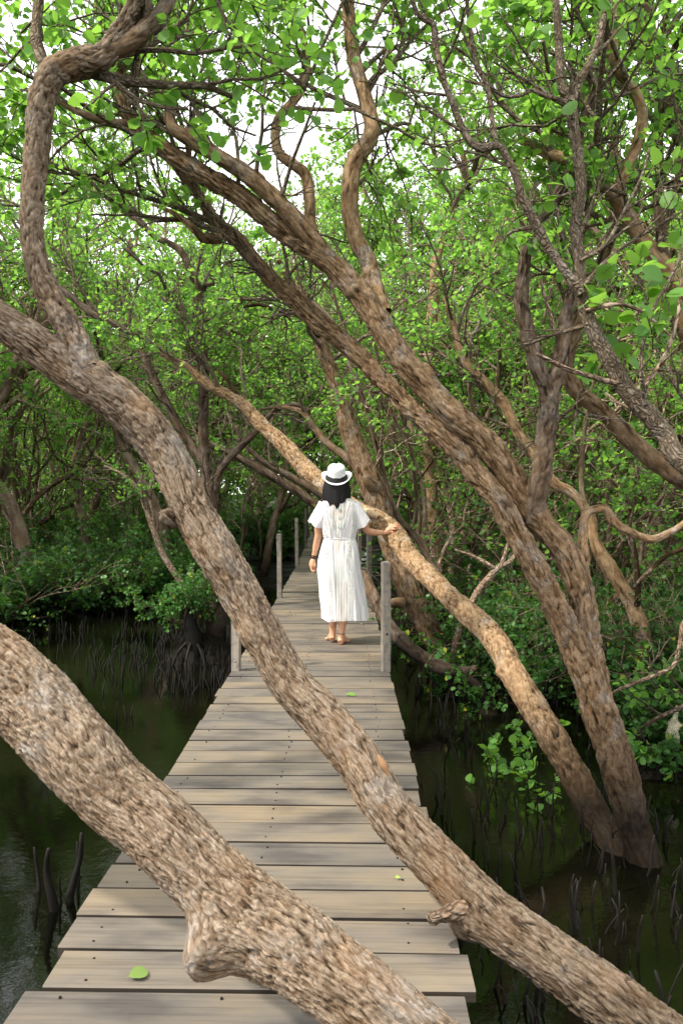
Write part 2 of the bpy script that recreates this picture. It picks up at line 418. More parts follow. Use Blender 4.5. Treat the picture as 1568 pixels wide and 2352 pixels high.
def cloth_material(name, c, trans=.25, alpha=1.0, weave=220, lines=False):
    m, nt, b = mat(name)
    b.inputs['Base Color'].default_value = (*c, 1); b.inputs['Roughness'].default_value = .9; b.inputs['Specular IOR Level'].default_value = .1
    tc = N(nt, 'TexCoord')
    no = N(nt, 'TexNoise'); no.inputs['Scale'].default_value = 14; no.inputs['Detail'].default_value = 4
    mp = N(nt, 'Mapping'); mp.inputs['Scale'].default_value = (2.2, 2.2, .7)
    nt.links.new(tc.outputs['Object'], mp.inputs[0]); nt.links.new(mp.outputs[0], no.inputs['Vector'])
    bump(nt, b, no.outputs['Fac'], .5, .02)
    tr = N(nt, 'BsdfTranslucent'); tr.inputs[0].default_value = (*c, 1)
    mx = N(nt, 'MixShader'); mx.inputs[0].default_value = trans
    nt.links.new(b.outputs[0], mx.inputs[1]); nt.links.new(tr.outputs[0], mx.inputs[2])
    out = mx.outputs[0]
    if alpha < 1:
        tp = N(nt, 'BsdfTransparent'); m2 = N(nt, 'MixShader')
        if lines:   # woven stripes: dense thread lines between sheer strips
            wv = N(nt, 'TexWave', bands_direction='X'); wv.inputs['Scale'].default_value = 13; wv.inputs['Distortion'].default_value = 0
            nt.links.new(tc.outputs['Object'], wv.inputs['Vector'])
            mr = N(nt, 'MapRange'); mr.inputs[1].default_value = .45; mr.inputs[2].default_value = .75; mr.inputs[3].default_value = alpha; mr.inputs[4].default_value = .97
            nt.links.new(wv.outputs['Fac'], mr.inputs[0]); nt.links.new(mr.outputs[0], m2.inputs[0])
        else: m2.inputs[0].default_value = alpha
        nt.links.new(tp.outputs[0], m2.inputs[1]); nt.links.new(out, m2.inputs[2]); out = m2.outputs[0]
    nt.links.new(out, nt.nodes['Material Output'].inputs[0])
    return m
M['cloth'] = cloth_material('white cotton', (.87, .86, .89))
M['sheer'] = cloth_material('sheer white stripes', (.82, .83, .81), .3, .64, lines=True)
M['slip'] = cloth_material('white slip', (.78, .79, .78), .1)
M['lace'] = cloth_material('white crochet lace', (.87, .87, .86), .2)
m, nt, b = mat('openwork lace ground')
vo = N(nt, 'TexVoronoi'); vo.inputs['Scale'].default_value = 62; vo.inputs['Randomness'].default_value = .35
tc = N(nt, 'TexCoord'); nt.links.new(tc.outputs['Object'], vo.inputs['Vector'])
nt.links.new(ramp(nt, vo.outputs['Distance'], [(.30, (.36, .30, .25)), (.46, (.78, .78, .76))]), b.inputs['Base Color']); b.inputs['Roughness'].default_value = .9
M['lace_ground'] = m
M['jade'] = plain('pale jade ring', (.45, .62, .62), .5)

# ---------------------------------------------------------------- setting: mud, water
def path_x(y):
    y = np.asarray(y, float)
    return -.268 + .0037 * y - .00085 * np.clip(y - 9, 0, None) ** 2
def mud_height(x, y):
    p = np.stack([x, y, np.zeros_like(x)], -1).reshape(-1, 3)
    n = fbm(p * .35, 5, 3).reshape(x.shape) - .5
    n2 = fbm(p * 1.7, 9, 3).reshape(x.shape) - .5
    z = -.86 + n * .35 + n2 * .16
    left = sstep(15.5, 19, y + .22 * x) * .42
    right = sstep(2.0, 5.5, x - .12 * y) * sstep(5.5, 10, y) * .18 + sstep(12, 18, y) * .25 * (x > 0)
    far = sstep(24, 60, y) * .5
    side = sstep(12, 30, np.abs(x)) * .6
    for (mx, my, mh, mw) in ((1.68, 4.55, .10, .5), (1.2, 9.0, .26, .5), (2.65, 7.6, .32, .6), (-1.56, 10.1, .28, .55), (-1.75, 9.6, .28, .45), (1.1, 6.9, .22, .4), (2.4, 6.2, .28, .6), (3.2, 6.6, .32, .8)):
        z = z + mh * np.exp(-((x - mx) ** 2 + (y - my) ** 2) / mw ** 2) * (.75 + n2 * 2.4)
    return z + left * (x < 0) + right + far + side
gx = np.concatenate([np.linspace(-140, -22, 30), np.linspace(-21.5, 21.5, 260), np.linspace(22, 140, 30)])
gy = np.concatenate([np.linspace(-40, -3, 14), np.linspace(-2.5, 32, 240), np.linspace(33, 260, 60)])
X, Y = np.meshgrid(gx, gy)
Z = mud_height(X, Y)
nx, ny = len(gx), len(gy)
idx = np.arange(nx * ny).reshape(ny, nx)
GQ = np.stack([idx[:-1, :-1], idx[:-1, 1:], idx[1:, 1:], idx[1:, :-1]], -1).reshape(-1, 4)
m, nt, b = mat('wet mud')
tc = N(nt, 'TexCoord')
no = N(nt, 'TexNoise'); no.inputs['Scale'].default_value = 2.2; no.inputs['Detail'].default_value = 6
n3 = N(nt, 'TexNoise'); n3.inputs['Scale'].default_value = 22; n3.inputs['Detail'].default_value = 5
nt.links.new(tc.outputs['Object'], no.inputs['Vector']); nt.links.new(tc.outputs['Object'], n3.inputs['Vector'])
nt.links.new(ramp(nt, no.outputs['Fac'], [(.3, (.004, .0033, .0022)), (.55, (.009, .0075, .005)), (.75, (.017, .014, .010))]), b.inputs['Base Color'])
nt.links.new(ramp(nt, no.outputs['Fac'], [(.35, (.45, .45, .45)), (.6, (.85, .85, .85))]), b.inputs['Roughness']); b.inputs['Specular IOR Level'].default_value = .08
bump(nt, b, n3.outputs['Fac'], .9, .05)
tag(link('mud', mesh_np('mud', np.stack([X, Y, Z], -1).reshape(-1, 3), GQ, mats=[m])), kind='structure')
m, nt, b = mat('swamp water')
b.inputs['Roughness'].default_value = .015; b.inputs['IOR'].default_value = 1.33
tc = N(nt, 'TexCoord')
n1 = N(nt, 'TexNoise'); n1.inputs['Scale'].default_value = 1.1; n1.inputs['Detail'].default_value = 3
n2 = N(nt, 'TexNoise'); n2.inputs['Scale'].default_value = 13; n2.inputs['Detail'].default_value = 4; n2.inputs['Roughness'].default_value = .6
nt.links.new(tc.outputs['Object'], n1.inputs['Vector']); nt.links.new(tc.outputs['Object'], n2.inputs['Vector'])
nt.links.new(ramp(nt, n1.outputs['Fac'], [(.35, (.0010, .0012, .0005)), (.65, (.0048, .0050, .0018))]), b.inputs['Base Color'])
mu = N(nt, 'Math', operation='MULTIPLY')
nt.links.new(ramp(nt, n1.outputs['Fac'], [(.38, (.25, .25, .25)), (.6, (1, 1, 1))]), mu.inputs[0]); nt.links.new(n2.outputs['Fac'], mu.inputs[1])
bump(nt, b, mu.outputs[0], .13, .02)
wv = np.array([(-140, -40, WATER_Z), (140, -40, WATER_Z), (140, 260, WATER_Z), (-140, 260, WATER_Z)])
tag(link('water', mesh_np('water', wv, [(0, 1, 2, 3)], mats=[m])), kind='structure')

# ---------------------------------------------------------------- boardwalk
def rbox(mb, c, size, rz=0, bev=.004, lc=0, tilt=0):
    """A plank or post: a box with bevelled long edges; carries the wood coordinates and one random number."""
    L, Wd, T = np.array(size) / 2
    prof = [(-Wd, -T), (Wd, -T), (Wd, T - bev), (Wd - bev, T), (-Wd + bev, T), (-Wd, T - bev)]
    k = len(prof); V = []; Wc = []
    for x in (-L, L):
        for (y, z) in prof:
            V.append((x, y, z + tilt * y)); Wc.append((x, y, z))
    V = np.array(V); c_, s_ = math.cos(rz), math.sin(rz)
    V = np.stack([V[:, 0] * c_ - V[:, 1] * s_, V[:, 0] * s_ + V[:, 1] * c_, V[:, 2]], 1) + np.array(c)
    Q = [(j, (j + 1) % k, k + (j + 1) % k, k + j) for j in range(k)]
    Q += [(0, 1, 2, 5), (2, 3, 4, 5), (k + 1, k, k + 5, k + 2), (k + 2, k + 5, k + 4, k + 3)]
    Wc = np.array(Wc) + np.array((lc * 37.1, lc * 91.7, lc * 13.3))
    mb.add(V, Q, None, wood=Wc, lc=np.full(len(V), lc))
bw = thing('boardwalk', 'weathered grey plank boardwalk running straight through the mangroves', 'boardwalk', (-.27, 0, 0))
rng = np.random.default_rng(4)
deck_nails = []
mb = MB(); y = .5
TH = .034
while y < 44:
    wdt = .180 + rng.normal() * .009
    yc = y + wdt / 2
    hw = .625 + rng.normal() * .003
    xo = rng.normal() * .005
    if abs(yc - 2.42) < .1: xo += .03
    if abs(yc - 2.22) < .1: xo -= .02
    dx = float(path_x(yc))
    slope = math.atan(.0037 - 2 * .00085 * max(0, yc - 9))
    nail_x = (-.52, -.05, .47)
    rbox(mb, (dx + xo, yc, -TH / 2 + rng.normal() * .0022), (2 * hw, wdt, TH), rz=-slope * 1.0 + rng.normal() * .004 - (.018 if yc < 4 else 0), lc=rng.random(), tilt=rng.normal() * .008)
    if yc < 9:
        for q_ in nail_x:
            for e_ in (-.3, .3):
                if rng.random() < .8: deck_nails.append(np.array((dx + xo + q_ + rng.normal() * .008, yc + e_ * wdt + rng.normal() * .008, .0015)))
    y += wdt + .0165 + abs(rng.normal()) * .004
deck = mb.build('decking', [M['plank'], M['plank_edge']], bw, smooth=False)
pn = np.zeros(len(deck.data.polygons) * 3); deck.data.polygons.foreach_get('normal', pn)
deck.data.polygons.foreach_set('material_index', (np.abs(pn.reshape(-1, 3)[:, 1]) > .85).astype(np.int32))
nl = MB(); rn = np.random.default_rng(14)
for v in deck_nails: 
    V, Q, T, _, _ = tube([v + np.array((0, 0, -.006)), v + np.array((0, 0, .0012))], [.0042, .0042], 6, .01); nl.add(V, Q, T)
nl.build('nail_heads', M['hole'], bw)
for sx in (-.5, 0, .5):
    mb = MB(); ys = np.arange(.4, 44, 2.0)
    for k in range(len(ys) - 1):
        a, c = ys[k], ys[k + 1]
        xa, xc = float(path_x(a)) + sx, float(path_x(c)) + sx
        rbox(mb, ((xa + xc) / 2, (a + c) / 2, -TH - .062), (math.hypot(c - a, xc - xa) - .004, .06, .12), rz=math.atan2(c - a, xc - xa), lc=rng.random())
    mb.build('stringer', M['beam'], bw, smooth=False)
for yy in np.arange(1.95, 30, 2.3):
    for sx in (-.5, .5):
        mb = MB()
        add_tube(mb, [(float(path_x(yy)) + sx, yy, -1.4), (float(path_x(yy)) + sx, yy, -.16)], [.05, .05], 8, .2, seed=int(yy * 10))
        mb.build('support_pile', M['bark_dark'], bw)
def post(x, y, z0, z1, wx, wy, rz, lean, lc):
    mb = MB(); L = z1 - z0
    # a square post with a chipped, tapering top
    zs = [0, L * .35, L * .7, L - .05, L - .012, L]
    V = []; Wc = []; rr = np.random.default_rng(int(abs(x * 1000) + y * 31))
    for k, z in enumerate(zs):
        s = 1 if k < 4 else (.98 if k == 4 else .8)
        for (a, c) in ((-1, -1), (1, -1), (1, 1), (-1, 1)):
            e = rr.normal(0, .0018, 2)
            V.append((a * wx / 2 * s + e[0], c * wy / 2 * s + e[1], z + (rr.normal() * .007 if k > 3 else 0)))
            Wc.append((a * wx / 2 + lc * 31, c * wy / 2, z))
    V = np.array(V); c_, s_ = math.cos(rz), math.sin(rz)
    V = np.stack([V[:, 0] * c_ - V[:, 1] * s_ + V[:, 2] * lean, V[:, 0] * s_ + V[:, 1] * c_, V[:, 2]], 1) + np.array((x, y, z0))
    n = len(zs); Q = []
    for k in range(n - 1):
        for j in range(4): Q.append((4 * k + j, 4 * k + (j + 1) % 4, 4 * k + 4 + (j + 1) % 4, 4 * k + 4 + j))
    Q.append((4 * n - 4, 4 * n - 3, 4 * n - 2, 4 * n - 1))
    mb.add(V, Q, None, wood=np.array(Wc), lc=np.full(len(V), lc))
    o = mb.build('post', M['post'], bw, smooth=False)
    for zz, mm, nm, rad in ((z0 + .53, 'bolt', 'bolt', .008), (z0 + .30, 'hole', 'bolt_hole', .009)):
        hb = MB()
        p = np.array((x + (zz - z0) * lean, y, zz)) + np.array((s_ * wy / 2, -c_ * wy / 2, 0))
        nrm = np.array((s_, -c_, 0))
        V, Qd, T, _, _ = tube([p - nrm * .01, p + nrm * (.0045 if mm == 'bolt' else .0015)], [rad, rad], 10, .01)
        hb.add(V, Qd, T); ho = hb.build(nm, M[mm], bw); ho.parent = o
    return o
for (yy, side, ln, h_) in ((6.52, 1, -.005, .87), (6.55, -1, .004, .88), (11.1, -1, -.008, .86), (15.85, -1, -.012, .92), (21.0, -1, .006, 1.0), (26.2, -1, 0, .95),
                       (11.1, 1, .006, .87), (15.8, 1, 0, .9), (21.0, 1, 0, .9), (26.2, 1, 0, .9)):
    x = float(path_x(yy)) + side * .595
    post(x, yy, -.45 if yy > 7 or side < 0 else -.002, h_, .062, .058, R(18 if side > 0 else -12), ln, rng.random())

# ---------------------------------------------------------------- hero trees, traced as centre lines with their own depth and thickness
def stem(spec, d_only=None):
    """[(x, y, depth, width in picture pixels)] -> world points and radii; depth or width left out keeps the last one; 'w' gives a world point."""
    pts, rad = [], []; d, w = None, None
    for s in spec:
        if s[0] == 'w': pts.append(np.array(s[1:4])); rad.append(s[4]); continue
        x, y = s[0], s[1]
        if len(s) > 2 and s[2] is not None: d = s[2]
        if len(s) > 3: w = s[3]
        pts.append(P(x, y, d)); rad.append(w * d / F / 2)
    return np.array(pts), np.array(rad)
def interp_spec(spec):
    """fills in depths and widths that are left out by linear steps between those given"""
    out = [list(s) + [None] * (4 - len(s)) if s[0] != 'w' else list(s) for s in spec]
    pix = [i for i, s in enumerate(out) if s[0] != 'w']
    for k in (2, 3):
        known = [i for i in pix if out[i][k] is not None]
        for i in pix:
            if out[i][k] is None: out[i][k] = float(np.interp(i, known, [out[j][k] for j in known]))
    return [tuple(s) for s in out]

def unit(v): return v / (np.linalg.norm(v) + 1e-9)
def rand_perp(rng, d):
    v = rng.normal(size=3); v -= d * np.dot(v, d); return unit(v)
class Grow:
    """Side branches, twigs and leaves, grown outwards from a start point."""
    def __init__(s, rng): s.rng = rng; s.tubes = []; s.lp = []; s.ld = []; s.ln = []; s.ls = []
    def branch(s, p, d, L, r, lvl, maxl, q):
        rng = s.rng
        n = max(4, int(L / q.get('seg', .16)))
        pts = [np.array(p, float)]; d = unit(np.array(d, float))
        wand = q.get('wander', .22)
        for k in range(n):
            d = unit(d + rng.normal(size=3) * wand + np.array((0, 0, q.get('up', .04))))
            pts.append(pts[-1] + d * L / n)
        rad = np.linspace(r, max(r * .45, .0022), n + 1)
        s.tubes.append((np.array(pts), rad, lvl))
        pts = np.array(pts)
        if lvl < maxl:
            nc = int(q['kids'][lvl] * (.75 + .5 * rng.random()) + .5)
            for c in range(nc):
                t = q.get('tmin', .25) + (1 - q.get('tmin', .25)) * (c + rng.random()) / nc
                i = min(int(t * n), n - 1)
                ax = unit(pts[i + 1] - pts[i])
                ang = R(rng.uniform(28, 68))
                nd = ax * math.cos(ang) + rand_perp(rng, ax) * math.sin(ang)
                s.branch(pts[i], nd, L * q['ratio'] * rng.uniform(.65, 1.25), rad[i] * .62, lvl + 1, maxl, q)
        if lvl >= maxl - q.get('leafy', 0) and q.get('leaves', 0) and rng.random() < q.get('leafp', 1):
            nl = rng.poisson(q['leaves'])
            for k in range(nl):
                t = rng.random() ** .42
                i = min(int(t * n), n - 1)
                pp = pts[i] + (pts[i + 1] - pts[i]) * rng.random()
                ax = unit(pts[i + 1] - pts[i])
                ld = unit(ax * .6 + rand_perp(rng, ax) + np.array((0, 0, -.1)))
                s.lp.append(pp + ld * .015); s.ld.append(ld)
                s.ln.append(unit(np.array((0, 0, .9)) + rng.normal(size=3) * .55)); s.ls.append(q['size'] * rng.uniform(.7, 1.25))
    def wood(s, mb, segs=(8, 7, 5, 4, 3, 3), seed=0, thin=.0):
        for k, (p, r, l) in enumerate(s.tubes):
            V, Q, T, bark, bk = tube(p, r + thin, segs[min(l, 5)], smooth_path=False, seed=seed + k)
            mb.add(V, Q, T, bark=bark, bk=bk)
    def foliage(s, mb, shape=LEAF6):
        if s.lp: add_leaves(mb, np.array(s.lp), np.array(s.ld), np.array(s.ln), np.array(s.ls), s.rng, shape)

def hero(name, label, cat, base, parts, barkm, near=False, sprouts=(), bare=(), leafm='leaf', shape=LEAF6, seed=1, group=None, seg=14, step=.05, fine=None):
    """parts: [(part name, spec, options)] ; sprouts: [(part index, t0, t1, count, length, q)]"""
    root = thing(name, label, cat, base, group)
    paths = []
    for k, (pn, spec, opt) in enumerate(parts):
        pts, rad = stem(interp_spec(spec))
        mb = MB(); o = dict(opt)
        mm = M[o.pop('mat', barkm)]
        sg, st = o.pop('seg', seg), o.pop('step', step)
        lab = o.pop('label', None)
        add_tube(mb, pts, rad, sg, st, seed=seed * 17 + k, lump=o.pop('lump', .10), **o)
        ob = mb.build(pn, mm, root)
        if lab: ob['label'] = lab
        paths.append(spline(pts, rad, .05))
    rng = np.random.default_rng(seed)
    lb, tb = MB(), MB()
    for (pi, t0, t1, cnt, L, q) in sprouts:
        p, r, s_ = paths[pi]
        for c in range(cnt):
            t = t0 + (t1 - t0) * (c + rng.random()) / cnt
            i = min(int(t * (len(p) - 1)), len(p) - 2)
            ax = unit(p[i + 1] - p[i])
            ang = R(rng.uniform(30, 75)) if t < .97 else R(rng.uniform(0, 25))
            d = ax * math.cos(ang) + rand_perp(rng, ax) * math.sin(ang) + np.array((0, 0, q.get('lift', .35)))
            if q.get('away'): d = d + np.array((0, q['away'], 0))
            g = Grow(rng); g.branch(p[i], d, L * rng.uniform(.7, 1.25), min(r[i] * .5, q.get('rmax', .03)), 0, q['maxl'], q)
            g.wood(tb, (7, 5, 4, 3, 3, 3), seed + c); g.foliage(lb, shape)
    if tb.V: tb.build('twigs', M[q_twig(barkm)], root)
    if lb.V: lb.build('crown', M[leafm], root)
    return root, paths
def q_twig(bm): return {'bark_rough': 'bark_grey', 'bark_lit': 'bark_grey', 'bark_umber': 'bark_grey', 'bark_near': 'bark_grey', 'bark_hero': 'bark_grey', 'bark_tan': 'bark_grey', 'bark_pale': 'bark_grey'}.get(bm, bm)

QC = dict(kids=(5, 5, 5), ratio=.55, maxl=2, leaves=8, size=.052, wander=.2, up=.05)           # leafy limb
QH = dict(QC, leaves=12, kids=(5, 5, 5), rmax=.018)
QB = dict(kids=(4, 3, 3), ratio=.55, maxl=2, leaves=0, size=.05, wander=.26, up=.02, rmax=.016)      # bare twigs
QJ = dict(kids=(3, 3, 3), ratio=.55, maxl=1, leaves=4, size=.066, wander=.18, up=.05, rmax=.010, lift=.2)

hero('leaning_mangrove_tree', 'thick flaky mangrove trunk crossing low over the near planks, with a swollen knob', 'tree', (1.2, 1.5, -.9), [
    ('trunk', [('w', 1.25, 1.45, -1.0, .14), ('w', 1.0, 1.5, -.35, .13), (1500, 2850, 1.6, 218), (1230, 2618, 1.7, 195), (1000, 2430, 1.77, 180), (820, 2288, 1.85, 179), (685, 2185, 1.93, 186), (562, 2090, 2.0, 180),
               (462, 2000, 2.05, 167), (360, 1900, 2.1, 169), (262, 1822, 2.15, 171), (170, 1725, 2.2, 180), (60, 1600, 2.3, 186), (-60, 1505, 2.38, 180), (-260, 1400, 2.5, 171), (-600, 1150, 2.7, 162), (-900, 800, 2.9, 142)],
     dict(seg=280, step=.004, plate=.0078, pf=118, lump=.05, stretch=.36, knots=[(P(488, 2165, 1.95), .088, .062), (P(560, 2225, 1.95), .02, .08), (P(230, 1650, 2.15), .012, .06), (P(700, 2090, 1.9), .012, .07)])),
], 'bark_near', seed=3)

hero('forked_mangrove_tree', 'pale mangrove trunk rising from right of the planks to an upright fork at upper left', 'tree', (1.8, 2.1, -1.0), [
    ('trunk', [('w', 1.95, 2.05, -1.1, .13), ('w', 1.5, 2.1, -.5, .12), (1700, 2530, 2.2, 147), (1470, 2355, 2.32, 136), (1360, 2270, 2.4, 131), (1240, 2185, 2.5, 127), (1130, 2105, 2.6, 123), (1050, 2028, 2.67, 114), (950, 1925, 2.75, 109), (880, 1840, 2.82, 105),
               (820, 1745, 2.9, 103), (745, 1652, 2.98, 104), (668, 1570, 3.04, 96), (610, 1470, 3.1, 92), (555, 1370, 3.15, 90), (495, 1265, 3.2, 94), (440, 1170, 3.25, 89), (400, 1075, 3.28, 91), (350, 1000, 3.3, 94), (280, 925, 3.3, 96),
               (195, 868, 3.3, 98), (95, 800, 3.3, 90), (0, 735, 3.3, 77), (-120, 650, 3.3, 68), (-300, 500, 3.3, 55), (-420, 300, 3.3, 37)],
     dict(seg=220, step=.005, plate=.009, pf=92, lump=.05, stretch=.28, knots=[(P(500, 1275, 3.08), .018, .06), (P(1062, 2120, 2.6), .035, .06), (P(860, 1680, 2.85), .014, .07), (P(345, 955, 3.2), .014, .07), (P(240, 830, 3.25), .022, .04), (P(570, 1460, 3.05), .012, .05)])),
    ('branch', [(205, 850, 3.28, 61), (180, 800, 3.29, 60), (150, 740, 3.3, 58), (115, 680, None, 54), (90, 620, None, 52), (75, 540, None, 52), (75, 450, None, 52), (82, 380, None, 54), (90, 300, None, 56), (97, 230, None, 58), (125, 170, None, 61),
                (180, 140, None, 58), (235, 130, None, 52), (275, 80, 3.3, 46), (310, 20, None, 41), (340, -50, None, 37), (360, -200, 3.3, 28)], dict(seg=96, step=.008, plate=.008, pf=74, lump=.08, stretch=.5)),
    ('branch', [(235, 130, 3.3, 42), (270, 110, None, 40), (310, 88, None, 40), (355, 50, None, 38), (385, 0, None, 34), (390, -60, None, 30), (380, -200, 3.3, 20)], dict(seg=60, step=.01, plate=.004, pf=60, mat='bark_near')),
    ('branch_stub', [(400, 1190, 3.25, 50), (385, 1190, 3.2, 36), (374, 1180, 3.17, 26)], dict(seg=40, step=.008, plate=.005, pf=60)),
    ('branch_stub', [(1080, 2090, 2.6, 60), (1035, 2098, 2.56, 40), (1000, 2108, 2.53, 28), (986, 2112, 2.52, 22)], dict(seg=50, step=.006, plate=.008, pf=60, lump=.25, mat='bark_pale', label='short pale broken stub')),
    ('bark_scar', [(893, 1782, 2.742, 8), (880, 1756, 2.752, 20), (868, 1735, 2.766, 6)], dict(seg=24, step=.01, mat='orange', lump=.2)),
], 'bark_near', sprouts=[(1, .55, 1, 9, 1.0, dict(QC, leaves=8, size=.055)), (2, .3, 1, 7, 1.1, dict(QC, leaves=9, size=.055)), (0, .88, 1, 6, 1.2, dict(QC, leaves=7, size=.06, lift=.9))], seed=5)

hero('twin_stemmed_mangrove_tree', 'big brown mangrove leaning left over the walk, two trunks from one base', 'tree', P(1480, 2000, 4.55), [
    ('trunk', [(1520, 2140, 4.45, 117), (1490, 2020, 4.5, 83), (1455, 1900, 4.6, 74), (1418, 1760, 4.65, 79), (1378, 1640, 4.7, 81), (1340, 1535, 4.73, 68), (1289, 1424, 4.76, 56), (1249, 1344, 4.8, 52), (1214, 1274, 4.83, 52), (1184, 1224, 4.87, 52), (1144, 1149, 4.92, 49),
               (1089, 1084, 5.0, 47), (1049, 1034, 5.05, 47), (1009, 994, 5.1, 47), (954, 949, 5.18, 43), (919, 917, 5.24, 41), (874, 869, 5.3, 40), (824, 819, 5.35, 40), (779, 778, 5.4, 40), (725, 735, 5.45, 40), (675, 685, 5.5, 40), (625, 645, 5.6, 36), (590, 605, 5.6, 32),
               (550, 555, 5.65, 32), (505, 520, 5.7, 30), (480, 490, 5.7, 25), (465, 460, 5.7, 22), (435, 425, 5.7, 16), (400, 380, 5.7, 11)], dict(seg=96, step=.012, plate=.014, pf=56, lump=.10, stretch=.32)),
    ('trunk', [(1375, 1600, 4.74, 54), (1352, 1500, 4.8, 59), (1339, 1409, 4.82, 59), (1329, 1349, None, 59), (1314, 1304, None, 58), (1284, 1249, None, 58), (1249, 1209, 4.9, 59), (1214, 1164, 4.95, 61), (1164, 1084, 5.0, 59), (1104, 1009, 5.03, 59), (1034, 949, 5.06, 61), (984, 894, 5.08, 58),
               (934, 839, 5.1, 56), (890, 775, 5.12, 54), (844, 700, 5.15, 54), (792, 637, 5.17, 52), (740, 592, 5.18, 47), (690, 558, 5.2, 45), (625, 510, 5.2, 43), (550, 450, 5.2, 41), (480, 410, 5.2, 40), (425, 375, 5.2, 39), (350, 325, 5.2, 36), (305, 285, 5.2, 32), (284, 240, 5.2, 27), (270, 190, 5.2, 20), (295, 140, 5.2, 11)],
     dict(seg=96, step=.012, plate=.016, pf=50, lump=.09, stretch=.28)),
    ('branch', [(765, 615, 5.17, 36), (740, 575, 5.15, 40), (700, 530, 5.14, 42), (640, 465, None, 40), (565, 400, 5.13, 38), (500, 360, None, 34), (440, 320, None, 32), (405, 300, None, 28), (390, 270, None, 25), (392, 235, None, 22), (375, 190, 5.1, 14), (380, 140, 5.1, 8)], dict(seg=40, step=.02, plate=.008, pf=36)),
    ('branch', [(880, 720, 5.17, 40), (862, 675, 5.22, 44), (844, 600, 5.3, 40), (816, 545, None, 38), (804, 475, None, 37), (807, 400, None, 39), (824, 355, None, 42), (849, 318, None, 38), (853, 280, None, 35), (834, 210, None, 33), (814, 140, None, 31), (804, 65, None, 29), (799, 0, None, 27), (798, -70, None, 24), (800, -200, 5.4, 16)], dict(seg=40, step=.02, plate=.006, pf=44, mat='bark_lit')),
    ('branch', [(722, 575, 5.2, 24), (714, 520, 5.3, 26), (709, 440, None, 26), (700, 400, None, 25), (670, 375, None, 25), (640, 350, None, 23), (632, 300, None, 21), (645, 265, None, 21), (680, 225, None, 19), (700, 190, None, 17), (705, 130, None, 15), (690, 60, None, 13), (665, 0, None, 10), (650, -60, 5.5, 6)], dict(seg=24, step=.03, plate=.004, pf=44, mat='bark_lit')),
    ('branch', [(1222, 1200, 4.92, 46), (1229, 1150, 4.9, 46), (1239, 1100, None, 44), (1249, 1050, None, 42), (1254, 985, None, 44), (1260, 930, None, 46), (1252, 885, None, 36), (1240, 860, None, 35), (1225, 810, None, 35), (1210, 760, None, 34), (1196, 690, None, 33), (1200, 630, None, 27), (1208, 580, None, 26), (1216, 540, None, 25), (1234, 505, None, 26), (1262, 475, None, 29),
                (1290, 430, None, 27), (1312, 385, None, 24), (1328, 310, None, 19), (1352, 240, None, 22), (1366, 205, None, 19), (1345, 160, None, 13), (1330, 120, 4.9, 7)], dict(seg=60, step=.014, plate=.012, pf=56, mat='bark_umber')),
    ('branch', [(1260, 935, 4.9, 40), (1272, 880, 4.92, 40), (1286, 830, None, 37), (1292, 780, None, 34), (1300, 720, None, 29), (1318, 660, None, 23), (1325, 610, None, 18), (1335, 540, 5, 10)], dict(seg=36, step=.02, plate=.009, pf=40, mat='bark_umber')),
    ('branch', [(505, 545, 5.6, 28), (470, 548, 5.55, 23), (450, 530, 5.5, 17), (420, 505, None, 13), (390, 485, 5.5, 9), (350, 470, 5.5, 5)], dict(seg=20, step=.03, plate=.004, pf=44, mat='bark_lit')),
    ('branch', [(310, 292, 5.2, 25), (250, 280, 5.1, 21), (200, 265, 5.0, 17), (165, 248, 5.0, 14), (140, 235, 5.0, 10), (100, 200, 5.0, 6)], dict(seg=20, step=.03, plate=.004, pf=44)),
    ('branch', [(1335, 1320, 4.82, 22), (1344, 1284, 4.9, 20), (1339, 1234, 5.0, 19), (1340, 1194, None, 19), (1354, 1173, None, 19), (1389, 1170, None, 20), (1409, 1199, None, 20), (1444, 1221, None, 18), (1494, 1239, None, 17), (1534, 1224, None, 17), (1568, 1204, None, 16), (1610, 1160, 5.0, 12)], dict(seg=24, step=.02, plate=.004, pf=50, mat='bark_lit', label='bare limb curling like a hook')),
    ('branch', [(1240, 640, 5.0, 7), (1252, 690, None, 9), (1265, 729, None, 10), (1274, 770, 4.95, 10)], dict(seg=8, mat='bark_pale')),
], 'bark_rough', sprouts=[(1, .86, 1, 6, 1.3, QH), (2, .62, 1, 5, 1.2, QH), (3, .42, 1, 10, 1.4, QH), (4, .4, 1, 7, 1.3, QH), (0, .86, 1, 6, 1.2, QC), (5, .75, 1, 4, .9, QC), (6, .6, 1, 3, .8, QC), (8, .4, 1, 3, .8, QC),
                          (1, .62, .85, 4, .7, QB), (0, .7, .9, 4, .6, QB), (2, .4, .8, 3, .6, QB), (5, .5, .9, 3, .4, QB), (3, .2, .9, 4, .6, QB)], seed=7)

